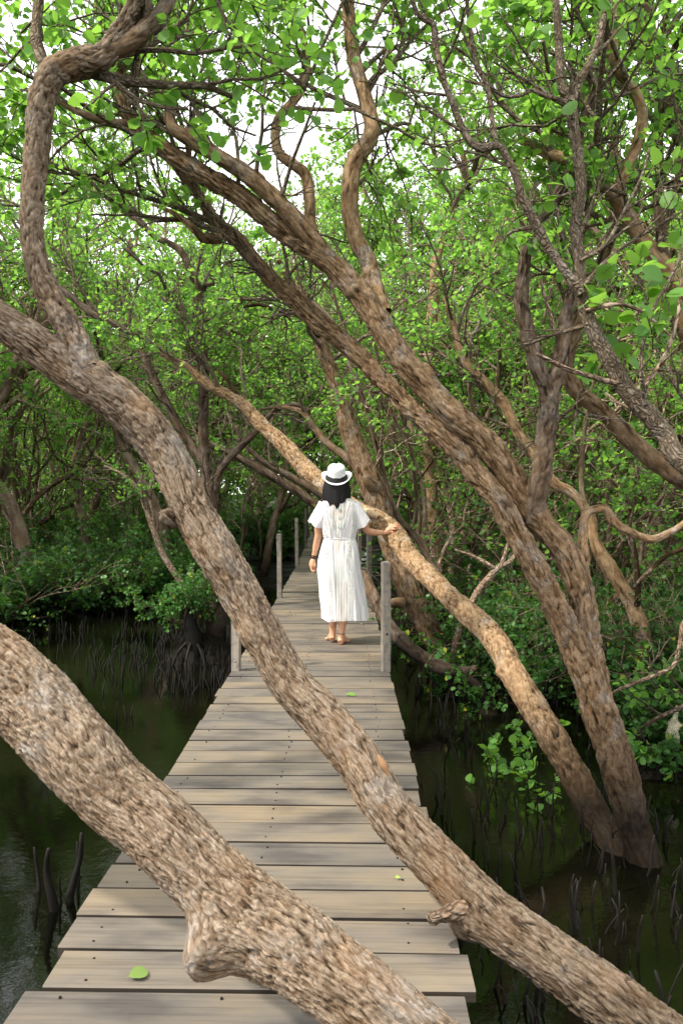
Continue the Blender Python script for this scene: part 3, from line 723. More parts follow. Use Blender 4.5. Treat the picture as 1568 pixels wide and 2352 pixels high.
hero('arched_mangrove_tree', 'tan sunlit mangrove trunk arching low from the right water to the woman\'s hand', 'tree', P(1450, 1990, 4.6), [
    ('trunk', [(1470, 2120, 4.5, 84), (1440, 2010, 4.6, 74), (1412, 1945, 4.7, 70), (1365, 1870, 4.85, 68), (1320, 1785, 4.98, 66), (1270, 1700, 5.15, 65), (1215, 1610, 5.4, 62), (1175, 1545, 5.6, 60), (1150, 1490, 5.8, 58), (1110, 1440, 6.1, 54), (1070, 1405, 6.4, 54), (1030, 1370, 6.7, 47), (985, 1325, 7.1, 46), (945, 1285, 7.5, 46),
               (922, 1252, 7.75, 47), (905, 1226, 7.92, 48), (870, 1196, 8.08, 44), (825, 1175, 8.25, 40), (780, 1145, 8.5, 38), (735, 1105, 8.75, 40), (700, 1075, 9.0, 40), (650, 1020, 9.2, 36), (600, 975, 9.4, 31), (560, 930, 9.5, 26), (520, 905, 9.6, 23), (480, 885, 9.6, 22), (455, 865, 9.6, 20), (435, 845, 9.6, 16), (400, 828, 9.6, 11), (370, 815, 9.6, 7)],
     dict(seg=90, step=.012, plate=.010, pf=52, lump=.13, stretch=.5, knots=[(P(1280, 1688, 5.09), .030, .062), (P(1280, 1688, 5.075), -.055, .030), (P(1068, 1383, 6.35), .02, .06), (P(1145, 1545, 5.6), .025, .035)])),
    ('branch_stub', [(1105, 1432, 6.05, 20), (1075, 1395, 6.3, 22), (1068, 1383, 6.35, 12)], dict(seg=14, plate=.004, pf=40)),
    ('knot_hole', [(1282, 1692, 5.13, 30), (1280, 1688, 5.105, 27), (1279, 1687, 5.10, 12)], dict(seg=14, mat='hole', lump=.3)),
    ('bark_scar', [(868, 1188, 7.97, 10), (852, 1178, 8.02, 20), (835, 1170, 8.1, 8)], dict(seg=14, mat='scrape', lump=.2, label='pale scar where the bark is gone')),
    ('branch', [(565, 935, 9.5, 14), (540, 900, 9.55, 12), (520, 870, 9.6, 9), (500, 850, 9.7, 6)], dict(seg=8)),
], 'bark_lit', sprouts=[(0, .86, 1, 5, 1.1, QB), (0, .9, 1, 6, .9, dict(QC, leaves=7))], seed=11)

hero('background_leaning_tree', 'brown mangrove trunk behind the woman, standing in water and leaning left', 'tree', P(1075, 1580, 8.95), [
    ('trunk', [(1115, 1640, 8.85, 80), (1075, 1580, 8.95, 68), (1048, 1540, 9.0, 60), (1000, 1470, 9.1, 56), (960, 1405, 9.2, 54), (935, 1350, 9.25, 53), (912, 1290, 9.3, 50), (893, 1235, 9.35, 50), (870, 1165, 9.4, 52), (842, 1090, 9.5, 50), (812, 1015, 9.6, 48), (790, 945, 9.7, 40), (775, 890, 9.8, 35), (760, 850, 9.85, 33), (740, 795, 9.9, 31),
               (722, 745, 10, 31), (700, 690, 10, 27), (665, 650, 10.1, 22), (640, 600, 10.1, 14)], dict(seg=60, step=.018, plate=.013, pf=46, lump=.1, stretch=.32)),
    ('branch_stub', [(862, 1120, 9.35, 30), (845, 1108, 9.3, 26), (838, 1092, 9.28, 14)], dict(seg=12, plate=.006)),
    ('branch_stub', [(925, 1385, 9.1, 26), (905, 1384, 9.05, 22), (892, 1388, 9.0, 12)], dict(seg=12, plate=.006)),
    ('branch', [(852, 1128, 9.45, 28), (825, 1085, 9.5, 22), (798, 1053, 9.6, 20), (765, 1029, None, 18), (743, 1009, None, 17), (717, 976, None, 16), (690, 945, 9.8, 12), (640, 935, 9.9, 8), (600, 940, 10, 5)], dict(seg=12, plate=.003)),
    ('branch', [(735, 780, 9.9, 16), (700, 720, 9.7, 13), (640, 715, 9.6, 11), (600, 700, 9.6, 9), (560, 705, 9.6, 6)], dict(seg=8)),
], 'bark_rough', sprouts=[(0, .72, 1, 7, 1.4, QC), (0, .6, .95, 6, .8, QB), (3, .4, 1, 4, .6, QB)], seed=13)

hero('fallen_log', 'dark broken log sloping into the water beside the right edge of the boardwalk', 'log', P(1120, 1640, 7.6), [
    ('log', [(836, 1317, 9.2, 26), (847, 1348, 9.0, 26), (862, 1378, 8.8, 28), (878, 1412, 8.6, 28), (897, 1444, 8.4, 30), (917, 1466, 8.25, 32), (939, 1488, 8.1, 32), (976, 1514, 7.95, 32), (1010, 1532, 7.85, 34), (1050, 1545, 7.75, 32), (1084, 1543, 7.7, 26)], dict(seg=28, step=.03, plate=.008, pf=30, lump=.15)),
    ('branch', [(1045, 1545, 7.75, 34), (1085, 1575, 7.7, 38), (1120, 1640, 7.6, 44), (1145, 1710, 7.5, 54), (1160, 1780, 7.4, 60)], dict(seg=20, step=.04, plate=.006, lump=.15)),
    ('branch_stub', [(1080, 1545, 7.7, 20), (1086, 1538, 7.68, 18), (1092, 1531, 7.66, 10)], dict(seg=8, mat='bark_pale')),
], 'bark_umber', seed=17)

hero('slim_near_mangrove_tree', 'slim grey mangrove stems with large round leaves, nearest on the right', 'tree', (2.2, 3.2, -.9), [
    ('trunk', [('w', 2.25, 3.2, -1.0, .06), ('w', 2.0, 3.2, .5, .05), ('w', 1.65, 3.1, 1.25, .042), (1568, 1062, 3.15, 46), (1529, 1004, 3.2, 44), (1485, 949, None, 42), (1441, 901, None, 40), (1412, 850, None, 38), (1382, 799, None, 35), (1353, 740, None, 33), (1335, 681, None, 30), (1332, 637, None, 27), (1327, 579, None, 25), (1320, 520, None, 24), (1330, 465, None, 25), (1333, 418, None, 23),
               (1329, 381, None, 24), (1326, 350, None, 25), (1314, 280, None, 25), (1309, 225, None, 24), (1289, 200, None, 20), (1284, 125, None, 19), (1279, 50, None, 17), (1277, -20, None, 15), (1290, -150, 3.3, 10)], dict(seg=30, step=.012, plate=.003, pf=50, lump=.14, stretch=1.2)),
    ('branch', [(1312, 235, 3.2, 20), (1325, 195, None, 18), (1339, 170, None, 17), (1369, 110, None, 16), (1389, 30, None, 14), (1404, -30, None, 12), (1420, -150, 3.2, 8)], dict(seg=16, step=.02, plate=.002, pf=50, stretch=1.2)),
    ('branch', [(1300, 235, 3.2, 12), (1284, 228, None, 10), (1249, 220, None, 10), (1219, 207, None, 9), (1194, 220, None, 9), (1154, 220, None, 8), (1124, 200, None, 7), (1064, 185, None, 5)], dict(seg=10, step=.02)),
    ('branch', [(1334, 675, 3.2, 22), (1322, 655, None, 23), (1302, 630, None, 22), (1265, 579, None, 21), (1243, 542, None, 22), (1221, 498, None, 20), (1199, 458, None, 19), (1185, 407, None, 18), (1163, 363, None, 18), (1144, 335, None, 18), (1104, 340, None, 18), (1079, 325, None, 17), (1059, 290, None, 16), (1034, 225, None, 15), (1015, 175, None, 15), (999, 100, None, 14), (994, 55, None, 13), (969, 42, None, 12), (949, 10, None, 10), (935, -60, None, 8)], dict(seg=18, step=.015, plate=.002, pf=50, stretch=1.2, lump=.12)),
    ('branch', [(1142, 335, 3.2, 12), (1136, 315, None, 12), (1129, 270, None, 11), (1119, 200, None, 11), (1089, 140, None, 10), (1079, 65, None, 10), (1069, -20, None, 8), (1065, -100, None, 6)], dict(seg=10, step=.02)),
    ('branch', [(1228, 520, 3.2, 12), (1200, 526, 3.25, 10), (1175, 532, None, 9), (1160, 545, None, 7), (1155, 560, None, 5)], dict(seg=8, step=.02)),
    ('branch', [(1410, 880, 3.2, 13), (1368, 868, 3.15, 12), (1309, 850, 3.1, 11), (1269, 832, None, 10), (1232, 813, 3.05, 8)], dict(seg=10, step=.02, mat='bark_pale', label='thin pale snapped twig pointing left')),
    ('branch', [(1482, 935, 3.18, 13), (1472, 857, 3.1, 10), (1474, 802, None, 9), (1489, 740, None, 9), (1511, 685, None, 8), (1536, 645, None, 8), (1555, 601, None, 7), (1575, 540, None, 5)], dict(seg=10, step=.02)),
    ('branch', [(1478, 925, 3.18, 12), (1481, 886, 3.15, 12), (1511, 843, None, 11), (1536, 791, None, 10), (1555, 729, None, 9), (1562, 674, None, 8), (1566, 600, None, 6)], dict(seg=10, step=.02, mat='bark_pale')),
    ('branch', [(1338, 660, 3.2, 12), (1370, 620, 3.25, 10), (1420, 575, None, 9), (1480, 535, None, 8), (1540, 500, None, 7), (1590, 470, None, 5)], dict(seg=8, step=.02)),
    ('branch', [(1345, 715, 3.2, 12), (1400, 700, 3.15, 10), (1450, 705, None, 9), (1500, 735, None, 8), (1545, 780, None, 5)], dict(seg=8, step=.02, mat='bark_pale')),
    ('branch', [(1332, 600, 3.2, 10), (1390, 560, 3.2, 9), (1440, 470, None, 8), (1475, 400, None, 7), (1490, 340, None, 5)], dict(seg=8, step=.02)),
], 'bark_grey', leafm='leaf_near', shape=LEAFBIG, sprouts=[(8, .2, 1, 3, .3, QJ), (7, .25, .9, 4, .3, QJ), (10, .3, 1, 3, .3, QJ), (9, .3, 1, 2, .3, dict(QJ, leaves=3)), (0, .25, .42, 5, .3, dict(QJ, leaves=6)), (1, .3, 1, 2, .3, dict(QJ, leaves=1)), (3, .2, .6, 4, .3, dict(QJ, leaves=.6)), (3, .6, 1, 4, .35, dict(QJ, leaves=.5)), (0, .6, .9, 6, .35, dict(QJ, leaves=.4)),
      (2, .2, 1, 5, .3, dict(QJ, leaves=0)), (4, .3, 1, 4, .3, dict(QJ, leaves=0)), (11, .3, 1, 3, .3, dict(QJ, leaves=.5))], seed=19)

hero('pale_mangrove_tree', 'pale sunlit crooked mangrove at the far right edge, dipping to the lower right', 'tree', P(1655, 1900, 5.0), [
    ('trunk', [(1670, 2000, 5.0, 60), (1655, 1700, 5.0, 50), (1640, 1300, 5.0, 44), (1605, 860, 5.0, 40), (1568, 720, 5.0, 40), (1555, 656, None, 40), (1529, 616, None, 38), (1496, 579, None, 36), (1467, 542, None, 34), (1441, 498, None, 36), (1412, 451, None, 36), (1382, 418, None, 36), (1346, 395, None, 34), (1310, 370, None, 30), (1280, 360, 5.0, 26), (1240, 345, 5.1, 22), (1200, 320, 5.2, 14)], dict(seg=26, step=.03, plate=.006, pf=34)),
    ('branch', [(1440, 490, 5.0, 22), (1412, 445, None, 24), (1428, 410, None, 25), (1445, 370, None, 25), (1466, 320, None, 26), (1474, 270, None, 25), (1465, 230, None, 24), (1445, 195, None, 22), (1420, 165, None, 22), (1407, 130, None, 23), (1405, 70, None, 23), (1410, 0, None, 22), (1412, -80, 5.0, 18)], dict(seg=18, step=.03, plate=.004, pf=40)),
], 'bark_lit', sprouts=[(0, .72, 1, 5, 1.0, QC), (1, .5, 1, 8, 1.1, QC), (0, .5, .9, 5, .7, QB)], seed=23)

hero('low_leaning_mangrove_tree', 'brown mangrove leaning left behind the slim grey stems, upper half reaching the canopy', 'tree', P(1640, 1700, 6.0), [
    ('trunk', [(1700, 1760, 6.0, 60), (1660, 1400, 6.0, 50), (1610, 1150, 6.0, 46), (1540, 1085, 6.0, 42), (1490, 1050, None, 42), (1441, 1004, None, 42), (1375, 938, None, 38), (1325, 900, None, 38), (1300, 850, None, 30), (1312, 790, None, 26), (1342, 690, None, 26), (1360, 640, None, 26), (1380, 600, None, 24), (1398, 560, None, 22), (1408, 500, None, 24), (1414, 450, None, 22), (1430, 400, 6.0, 18), (1400, 330, 6.1, 12)], dict(seg=24, step=.03, plate=.006, pf=34)),
], 'bark_rough', sprouts=[(0, .7, 1, 7, 1.3, QC), (0, .3, .8, 6, .7, QB)], seed=29)

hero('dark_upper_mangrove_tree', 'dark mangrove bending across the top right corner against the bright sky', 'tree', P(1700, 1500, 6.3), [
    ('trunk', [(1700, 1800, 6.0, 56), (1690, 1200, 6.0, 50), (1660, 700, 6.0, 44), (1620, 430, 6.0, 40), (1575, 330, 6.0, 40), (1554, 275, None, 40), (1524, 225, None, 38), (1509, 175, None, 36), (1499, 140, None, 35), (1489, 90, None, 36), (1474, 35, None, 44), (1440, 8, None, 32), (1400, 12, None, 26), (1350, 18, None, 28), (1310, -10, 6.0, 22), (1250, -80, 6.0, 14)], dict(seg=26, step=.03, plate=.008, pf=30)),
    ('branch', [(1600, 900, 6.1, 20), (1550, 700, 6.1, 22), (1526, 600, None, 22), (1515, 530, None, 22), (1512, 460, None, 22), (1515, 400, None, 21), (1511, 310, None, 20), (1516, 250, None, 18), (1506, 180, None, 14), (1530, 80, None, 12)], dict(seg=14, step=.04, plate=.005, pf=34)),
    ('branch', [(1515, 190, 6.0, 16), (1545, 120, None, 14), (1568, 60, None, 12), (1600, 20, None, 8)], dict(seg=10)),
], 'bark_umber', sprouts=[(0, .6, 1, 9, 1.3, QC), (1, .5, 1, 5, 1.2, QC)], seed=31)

hero('crooked_pale_mangrove_tree', 'thin crooked mangrove with pale sunlit bark standing in the right-hand shrubs', 'tree', P(1455, 1660, 7.6), [
    ('trunk', [(1452, 1690, 7.6, 46), (1460, 1630, 7.6, 42), (1468, 1560, 7.6, 41), (1472, 1500, None, 41), (1468, 1440, None, 39), (1450, 1390, None, 35), (1425, 1345, None, 34), (1395, 1300, None, 35), (1375, 1265, None, 30), (1362, 1230, None, 23), (1356, 1190, None, 22), (1330, 1150, None, 21), (1300, 1125, None, 23), (1270, 1108, None, 24), (1219, 1034, 7.9, 24), (1184, 984, None, 24), (1154, 924, 8, 24), (1109, 874, None, 23), (1069, 834, None, 21), (1054, 799, None, 19), (1042, 750, 8, 16), (1030, 715, 8, 11), (1020, 680, 8, 6)], dict(seg=26, step=.03, plate=.006, pf=38)),
    ('branch', [(1462, 1390, 7.6, 14), (1464, 1359, 7.55, 14), (1459, 1284, None, 12), (1444, 1209, None, 12), (1449, 1174, None, 12), (1424, 1124, None, 10), (1394, 1099, 7.5, 7)], dict(seg=9)),
    ('branch', [(1458, 1350, 7.58, 11), (1469, 1334, 7.5, 11), (1504, 1299, None, 10), (1534, 1274, None, 10), (1568, 1262, None, 9), (1620, 1250, 7.4, 6)], dict(seg=9)),
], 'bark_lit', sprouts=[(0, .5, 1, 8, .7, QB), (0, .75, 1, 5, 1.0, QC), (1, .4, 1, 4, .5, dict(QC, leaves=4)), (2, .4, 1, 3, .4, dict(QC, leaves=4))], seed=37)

hero('tall_thin_mangrove_tree', 'tall thin upright mangrove just right of the woman, behind the big leaning trunks', 'tree', P(1010, 1440, 12.5), [
    ('trunk', [(1015, 1480, 12.5, 32), (1000, 1250, None, 28), (986, 1050, None, 26), (984, 900, None, 26), (989, 784, None, 27), (999, 650, None, 26), (1004, 575, None, 24), (1034, 500, None, 20), (1064, 440, None, 18), (1066, 375, None, 14), (1050, 310, 12.5, 8)], dict(seg=14, step=.06, plate=.007, pf=26)),
    ('branch', [(1040, 490, 12.5, 15), (1075, 430, 12.4, 14), (1090, 380, None, 12), (1100, 330, None, 9), (1090, 270, None, 5)], dict(seg=8)),
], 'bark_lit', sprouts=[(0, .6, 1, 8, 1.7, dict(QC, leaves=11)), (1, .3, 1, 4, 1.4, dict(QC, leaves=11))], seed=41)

hero('thin_water_sapling', 'thin forked grey stem standing in the water behind the arched trunk', 'tree', P(1036, 1560, 8.2), [
    ('trunk', [(1036, 1600, 8.2, 20), (1042, 1504, 8.2, 18), (1054, 1449, None, 16), (1080, 1390, None, 16), (1104, 1349, None, 17), (1144, 1304, None, 15), (1170, 1290, None, 12), (1200, 1255, None, 9), (1230, 1230, 8.2, 5)], dict(seg=9)),
    ('branch', [(1140, 1308, 8.2, 11), (1110, 1290, None, 10), (1080, 1275, None, 8), (1044, 1262, None, 5)], dict(seg=6)),
    ('branch', [(1148, 1304, 8.2, 10), (1160, 1270, None, 9), (1168, 1240, None, 6)], dict(seg=6)),
], 'bark_pale', seed=43)

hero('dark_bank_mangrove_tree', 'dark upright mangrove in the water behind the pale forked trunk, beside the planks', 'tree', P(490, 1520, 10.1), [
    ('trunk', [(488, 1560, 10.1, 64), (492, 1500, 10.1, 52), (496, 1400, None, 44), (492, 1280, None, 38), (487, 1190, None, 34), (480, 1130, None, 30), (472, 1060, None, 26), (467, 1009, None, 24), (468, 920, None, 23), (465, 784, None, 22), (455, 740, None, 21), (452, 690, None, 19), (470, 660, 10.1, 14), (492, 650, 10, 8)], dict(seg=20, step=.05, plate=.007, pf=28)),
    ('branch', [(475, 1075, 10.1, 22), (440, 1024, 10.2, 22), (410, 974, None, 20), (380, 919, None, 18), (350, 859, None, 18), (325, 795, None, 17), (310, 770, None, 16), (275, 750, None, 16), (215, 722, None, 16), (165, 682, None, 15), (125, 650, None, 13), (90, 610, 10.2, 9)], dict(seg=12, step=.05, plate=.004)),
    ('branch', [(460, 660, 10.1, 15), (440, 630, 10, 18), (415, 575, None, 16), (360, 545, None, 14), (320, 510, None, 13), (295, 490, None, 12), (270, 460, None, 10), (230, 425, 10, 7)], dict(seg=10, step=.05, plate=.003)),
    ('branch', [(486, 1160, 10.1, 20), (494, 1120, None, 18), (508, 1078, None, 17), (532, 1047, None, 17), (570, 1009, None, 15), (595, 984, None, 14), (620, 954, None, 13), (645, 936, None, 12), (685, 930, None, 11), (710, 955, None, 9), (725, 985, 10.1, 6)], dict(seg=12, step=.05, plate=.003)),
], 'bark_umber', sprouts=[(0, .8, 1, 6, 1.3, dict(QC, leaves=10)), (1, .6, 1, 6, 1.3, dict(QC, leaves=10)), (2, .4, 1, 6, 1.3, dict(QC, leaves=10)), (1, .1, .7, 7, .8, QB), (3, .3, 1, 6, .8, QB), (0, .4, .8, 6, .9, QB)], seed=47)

hero('sloping_mangrove_tree', 'brown mangrove trunks sloping from upper left to end behind the woman\'s shoulder', 'tree', (.1, 14.5, -.8), [
    ('trunk', [('w', .25, 14.5, -.9, .09), ('w', .1, 14.4, .2, .085), (775, 1195, 14.2, 24), (740, 1172, 14, 23), (716, 1153, None, 22), (677, 1125, None, 22), (633, 1099, None, 21), (589, 1073, None, 20), (545, 1048, None, 19), (500, 1028, None, 17), (450, 1012, None, 13), (400, 1000, None, 8)], dict(seg=14, step=.06, plate=.006)),
    ('branch', [(770, 1175, 14.2, 18), (732, 1134, 14.1, 18), (688, 1106, None, 17), (650, 1086, None, 16), (617, 1068, None, 14), (570, 1030, None, 11), (540, 980, None, 8)], dict(seg=12, step=.06, plate=.005)),
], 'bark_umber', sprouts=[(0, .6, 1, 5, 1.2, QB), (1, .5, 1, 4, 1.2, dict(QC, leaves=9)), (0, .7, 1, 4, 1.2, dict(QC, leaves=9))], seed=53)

hero('leaning_bank_sapling', 'pale thin stem leaning over the left bank shrubs, just left of the forked trunk', 'tree', P(445, 1420, 13), [
    ('trunk', [(447, 1440, 13, 22), (425, 1370, 13, 18), (410, 1329, None, 16), (375, 1274, None, 15), (350, 1209, None, 14), (335, 1165, None, 13), (320, 1130, None, 11), (290, 1095, None, 9), (240, 1070, None, 5)], dict(seg=9)),
    ('branch', [(352, 1215, 13, 10), (352, 1180, None, 9), (345, 1140, None, 8), (350, 1095, None, 5)], dict(seg=6)),
], 'bark_pale', sprouts=[(0, .5, 1, 6, .9, QB), (1, .4, 1, 3, .6, dict(QC, leaves=5))], seed=59)

# ---------------------------------------------------------------- forest of copies behind
def proto_tree(seed, height, lean, q, trunk_r, leafm, bend=.17):
    rng = np.random.default_rng(seed)
    az = rng.uniform(0, 6.28); d = np.array((math.cos(az) * lean, math.sin(az) * lean, 1.0))
    p = [np.array((0, 0, -.3))]; n = 12
    for k in range(n):
        d = unit(d + rng.normal(size=3) * bend + np.array((0, 0, .04 if bend < .2 else .10))); p.append(p[-1] + d * height / n)
    rad = np.linspace(trunk_r, trunk_r * .42, n + 1); rad[0] *= 1.35
    tm, bm, lm = MB(), MB(), MB()
    add_tube(tm, p, rad, 12, .09, lump=.12, plate=.008, pf=24, seed=seed)
    g = Grow(rng)
    for k in range(q['limbs']):
        t = q['t0'] + (1 - q['t0']) * (k + rng.random()) / q['limbs']
        i = min(int(t * n), n - 1); ax = unit(p[i + 1] - p[i])
        ang = R(rng.uniform(25, 65)) if k < q['limbs'] - 1 else R(8)
        d = ax * math.cos(ang) + rand_perp(rng, ax) * math.sin(ang)
        g.branch(p[i], d, q['len'] * rng.uniform(.7, 1.25) * (1.15 - .5 * (t - q['t0'])), rad[i] * .55, 0, q['maxl'], q)
    g.wood(bm, (7, 5, 4, 3, 3, 3), seed, thin=.0015); g.foliage(lm)
    def me(mb, nm, mt): 
        V = np.concatenate(mb.V); 
        return mesh_np(nm, V, np.concatenate(mb.Q), np.concatenate(mb.T) if mb.T else None, {k: np.concatenate(v) for k, v in mb.A.items()}, [M[mt]])
    return me(tm, 'trunk', 'bark_far2'), me(bm, 'branches', 'bark_pale' if seed % 2 else 'bark_far'), me(lm, 'crown', leafm), len(g.lp)
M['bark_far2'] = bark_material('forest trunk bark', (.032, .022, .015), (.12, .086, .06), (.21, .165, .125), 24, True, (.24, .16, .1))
QT = dict(limbs=6, t0=.40, len=2.3, kids=(7, 6, 5), ratio=.52, maxl=2, leaves=21, leafy=1, size=.050, wander=.24, up=.05, seg=.2)
QT2 = dict(QT, limbs=8, t0=.2, leaves=20)
QT4 = dict(QT, limbs=5, t0=.35, len=1.3, kids=(5, 4), leaves=5, wander=.3, maxl=2)
QT3 = dict(QT, limbs=5, t0=.45, leaves=5, kids=(8, 7, 5), wander=.3)
protos = []
for k, (hh, ln, q, tr) in enumerate([(5.0, .35, QT, .085), (5.6, .15, QT, .075), (4.4, .5, QT2, .09), (6.2, .25, QT, .10), (4.8, .2, QT2, .06), (5.4, .45, QT, .08), (4.2, .3, QT3, .05), (5.0, .5, QT3, .06), (4.8, .25, QT4, .042), (5.4, .15, QT4, .036), (4.2, .3, QT4, .034), (5.2, .35, QT4, .052)]):
    protos.append(proto_tree(100 + k, hh, ln, q, tr, 'leaf', (.21 if q is QT4 else .17)))
print('leaves per prototype', [p[3] for p in protos])
rng = np.random.default_rng(77)
spots = []
def try_spots(n, y0, y1, xf, mind, reject):
    k = 0
    for _ in range(n * 40):
        y = rng.uniform(y0, y1); x = rng.uniform(-xf(y), xf(y))
        if reject(x, y): continue
        if all((x - a) ** 2 + (y - b_) ** 2 > mind * mind for a, b_, *_ in spots):
            spots.append((x, y)); k += 1
            if k >= n: break
def rej(x, y):
    if y < 36 and abs(x - float(path_x(y))) < 1.5: return True
    if y < 17.5 and -7.5 < x < -.5: return True          # open water on the left
    if y < 10.5 and x > -1 and x < 4.2: return True
    return False
try_spots(34, 9.5, 17, lambda y: .46 * y + 2.5, 1.45, rej)
try_spots(46, 17, 28, lambda y: .45 * y + 3, 1.75, rej)
try_spots(64, 28, 46, lambda y: .44 * y + 3, 2.4, rej)
for (x, y) in [(-6.5, 4.0), (5.2, 7.2), (5.6, 5.0), (4.8, 9.3), (6.6, 9.0), (7.5, 7)]: spots.append((x, y))
names = {'R': ('slender mangrove tree in the thicket right of the boardwalk', 'thicket right of the boardwalk'),
         'L': ('mangrove tree on the far bank left of the boardwalk', 'trees on the left bank'),
         'F': ('distant mangrove tree closing the end of the walk', 'distant mangrove trees')}
tall = [(-5.6, 14.6), (-7.4, 12.2), (-3.4, 16.6), (3.1, 13.4), (5.3, 12.2), (-8.2, 15.8), (1.9, 17.5)]
spots += tall
rr = random.Random(8)
for (x, y) in spots:
    key = 'F' if y > 27 else ('L' if x < float(path_x(y)) else 'R')
    lab, grp = names[key]
    z = float(mud_height(np.array([[x]]), np.array([[y]]))[0, 0])
    k = rr.choice([0, 1, 3, 5]) if (x, y) in tall else rr.choice([0, 1, 2, 3, 4, 5, 0, 1, 3, 5, 6, 7])
    if k >= 6: lab, grp = {'F': 'distant bare twiggy mangrove among leafier trees at the end of the walk', 'L': 'sparse twiggy mangrove with bare limbs on the left bank', 'R': 'sparse twiggy mangrove with bare limbs in the right thicket'}[key], 'sparse twiggy mangroves ' + key
    elif key == 'R' and y < 14: lab, grp = 'leafy mangrove close behind the big leaning trunks, front of the right thicket', 'front trees of the right thicket'
    elif key == 'L' and y < 14: lab, grp = 'leafy mangrove overhanging the water at the left edge', 'trees at the left edge'
    grp = grp.replace(' R', ' right').replace(' L', ' left').replace(' F', ' far off')
    t = thing('mangrove_tree', lab, 'tree', (x, y, z), grp)
    t.rotation_euler = (0, 0, rr.uniform(0, 6.28))
    big_one = (x, y) in tall
    s = 1.62 if big_one else rr.uniform(.85, 1.2) * (1.36 if y > 24 else ((1.42 if x < 0 else 1.26) if y > 14 else 1.08)); t.scale = (s, s, s * rr.uniform(.95, 1.2))
    for nm, me in zip(('trunk', 'branches', 'crown'), protos[k][:3]): link(nm, me, t)

n0 = len(spots)
try_spots(14, 9.2, 12, lambda y: .44 * y, .6, lambda x, y: x < 1.6); try_spots(34, 9, 14, lambda y: .44 * y + .5, .55, rej); try_spots(60, 14, 24, lambda y: .44 * y + 1, .6, rej)
for (x, y) in spots[n0:]:
    side = 'left' if x < float(path_x(y)) else 'right'
    t = thing('mangrove_sapling', 'thin crooked bare stemmed mangrove sapling among the trees, %s of the boardwalk' % side, 'sapling', (x, y, max(-.8, float(mud_height(np.array([[x]]), np.array([[y]]))[0, 0]))), 'thin saplings %s of the boardwalk' % side)
    t.rotation_euler = (0, 0, rr.uniform(0, 6.28)); s_ = rr.uniform(.75, 1.25); t.scale = (s_, s_, s_ * rr.uniform(.95, 1.3))
    for nm, me in zip(('trunk', 'branches', 'crown'), protos[rr.choice([8, 9, 10, 11])][:3]): link(nm, me, t)

# far-off wood that reads as one mass
rng = np.random.default_rng(5)
nf = 90000
ang = rng.uniform(-.62, .62, nf); dd = rng.uniform(44, 62, nf)
zz = rng.uniform(-.6, 1, nf) * 0 - .4 + rng.random(nf) ** .9 * (11 + 3.5 * vnoise(np.stack([ang * 22, dd * .1, dd * 0], 1), 3))
pp = np.stack([np.sin(ang) * dd, np.cos(ang) * dd, zz], 1)
lm = MB(); add_leaves(lm, pp, rng.normal(size=(nf, 3)), rng.normal(size=(nf, 3)) * .7 + np.array((0, -.4, .6)), rng.uniform(.16, .34, nf), rng)
o = lm.build('far_wood', M['leaf_far']); tag(o, 'far mass of green mangrove foliage beyond the last trees', 'foliage', kind='stuff')

# ---------------------------------------------------------------- understory shrubs
def proto_shrub(seed, hgt, stems, q, leafm, lean=.6):
    rng = np.random.default_rng(seed); g = Grow(rng)
    for k in range(stems):
        az = rng.uniform(0, 6.28); d = np.array((math.cos(az) * lean, math.sin(az) * lean, 1.0))
        g.branch(np.array((rng.normal() * .08, rng.normal() * .08, -.12)), d, hgt * rng.uniform(.7, 1.2), q['r'], 0, q['maxl'], q)
    bm, lm = MB(), MB()
    g.wood(bm, (6, 5, 4, 3, 3, 3), seed); g.foliage(lm, q.get('shape', LEAF6))
    def me(mb, nm, mt):
        return mesh_np(nm, np.concatenate(mb.V), np.concatenate(mb.Q), np.concatenate(mb.T) if mb.T else None, {k: np.concatenate(v) for k, v in mb.A.items()}, [M[mt]])
    return [me(bm, 'stems', q['bark'])] + ([me(lm, 'foliage', leafm)] if lm.V else [])
QS = dict(kids=(6, 5), ratio=.5, maxl=2, leaves=9, size=.062, wander=.2, up=.06, r=.014, bark='bark_grey', seg=.1)
QW = dict(kids=(6, 6, 4), ratio=.6, maxl=2, leaves=9, size=.055, wander=.3, up=.0, r=.022, bark='bark_pale', seg=.15, leafp=.6)
QD = dict(kids=(4, 3), ratio=.55, maxl=1, leaves=7, size=.075, wander=.12, up=.1, r=.009, bark='bark_grey', shape=LEAFBIG, seg=.08)
sh = [proto_shrub(200 + k, h_, n, QS, 'leaf_low') for k, (h_, n) in enumerate([(1.0, 9), (.8, 10), (1.3, 8), (.9, 12)])]
twig = [proto_shrub(230 + k, h_, n, QW, 'leaf_low', 1.1) for k, (h_, n) in enumerate([(2.4, 7), (2.0, 8), (2.8, 6)])]
seedl = [proto_shrub(260 + k, .6, n, QD, 'leaf_near', .5) for k, n in enumerate([2, 3])]
def place(kind, x, y, s, label, group, z=None, cat='shrub', name='mangrove_shrub', rz=None):
    t = thing(name, label, cat, (x, y, 0), group)
    zz = float(mud_height(np.array([[x]]), np.array([[y]]))[0, 0]) if z is None else z
    t.location.z = max(zz, WATER_Z - .12) if z is None else zz
    t.rotation_euler = (0, 0, rr.uniform(0, 6.28) if rz is None else rz); t.scale = (s, s, s * rr.uniform(.85, 1.15))
    for nm, me in zip(('stems', 'foliage'), kind): link(nm, me, t)
    return t
rs = random.Random(12)
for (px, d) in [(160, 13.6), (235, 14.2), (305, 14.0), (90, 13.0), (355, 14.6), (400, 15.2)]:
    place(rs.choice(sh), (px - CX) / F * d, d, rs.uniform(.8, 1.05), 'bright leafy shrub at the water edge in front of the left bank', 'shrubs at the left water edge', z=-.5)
LB = ('leafy green mangrove shrub low on the muddy left bank', 'shrubs on the left bank')
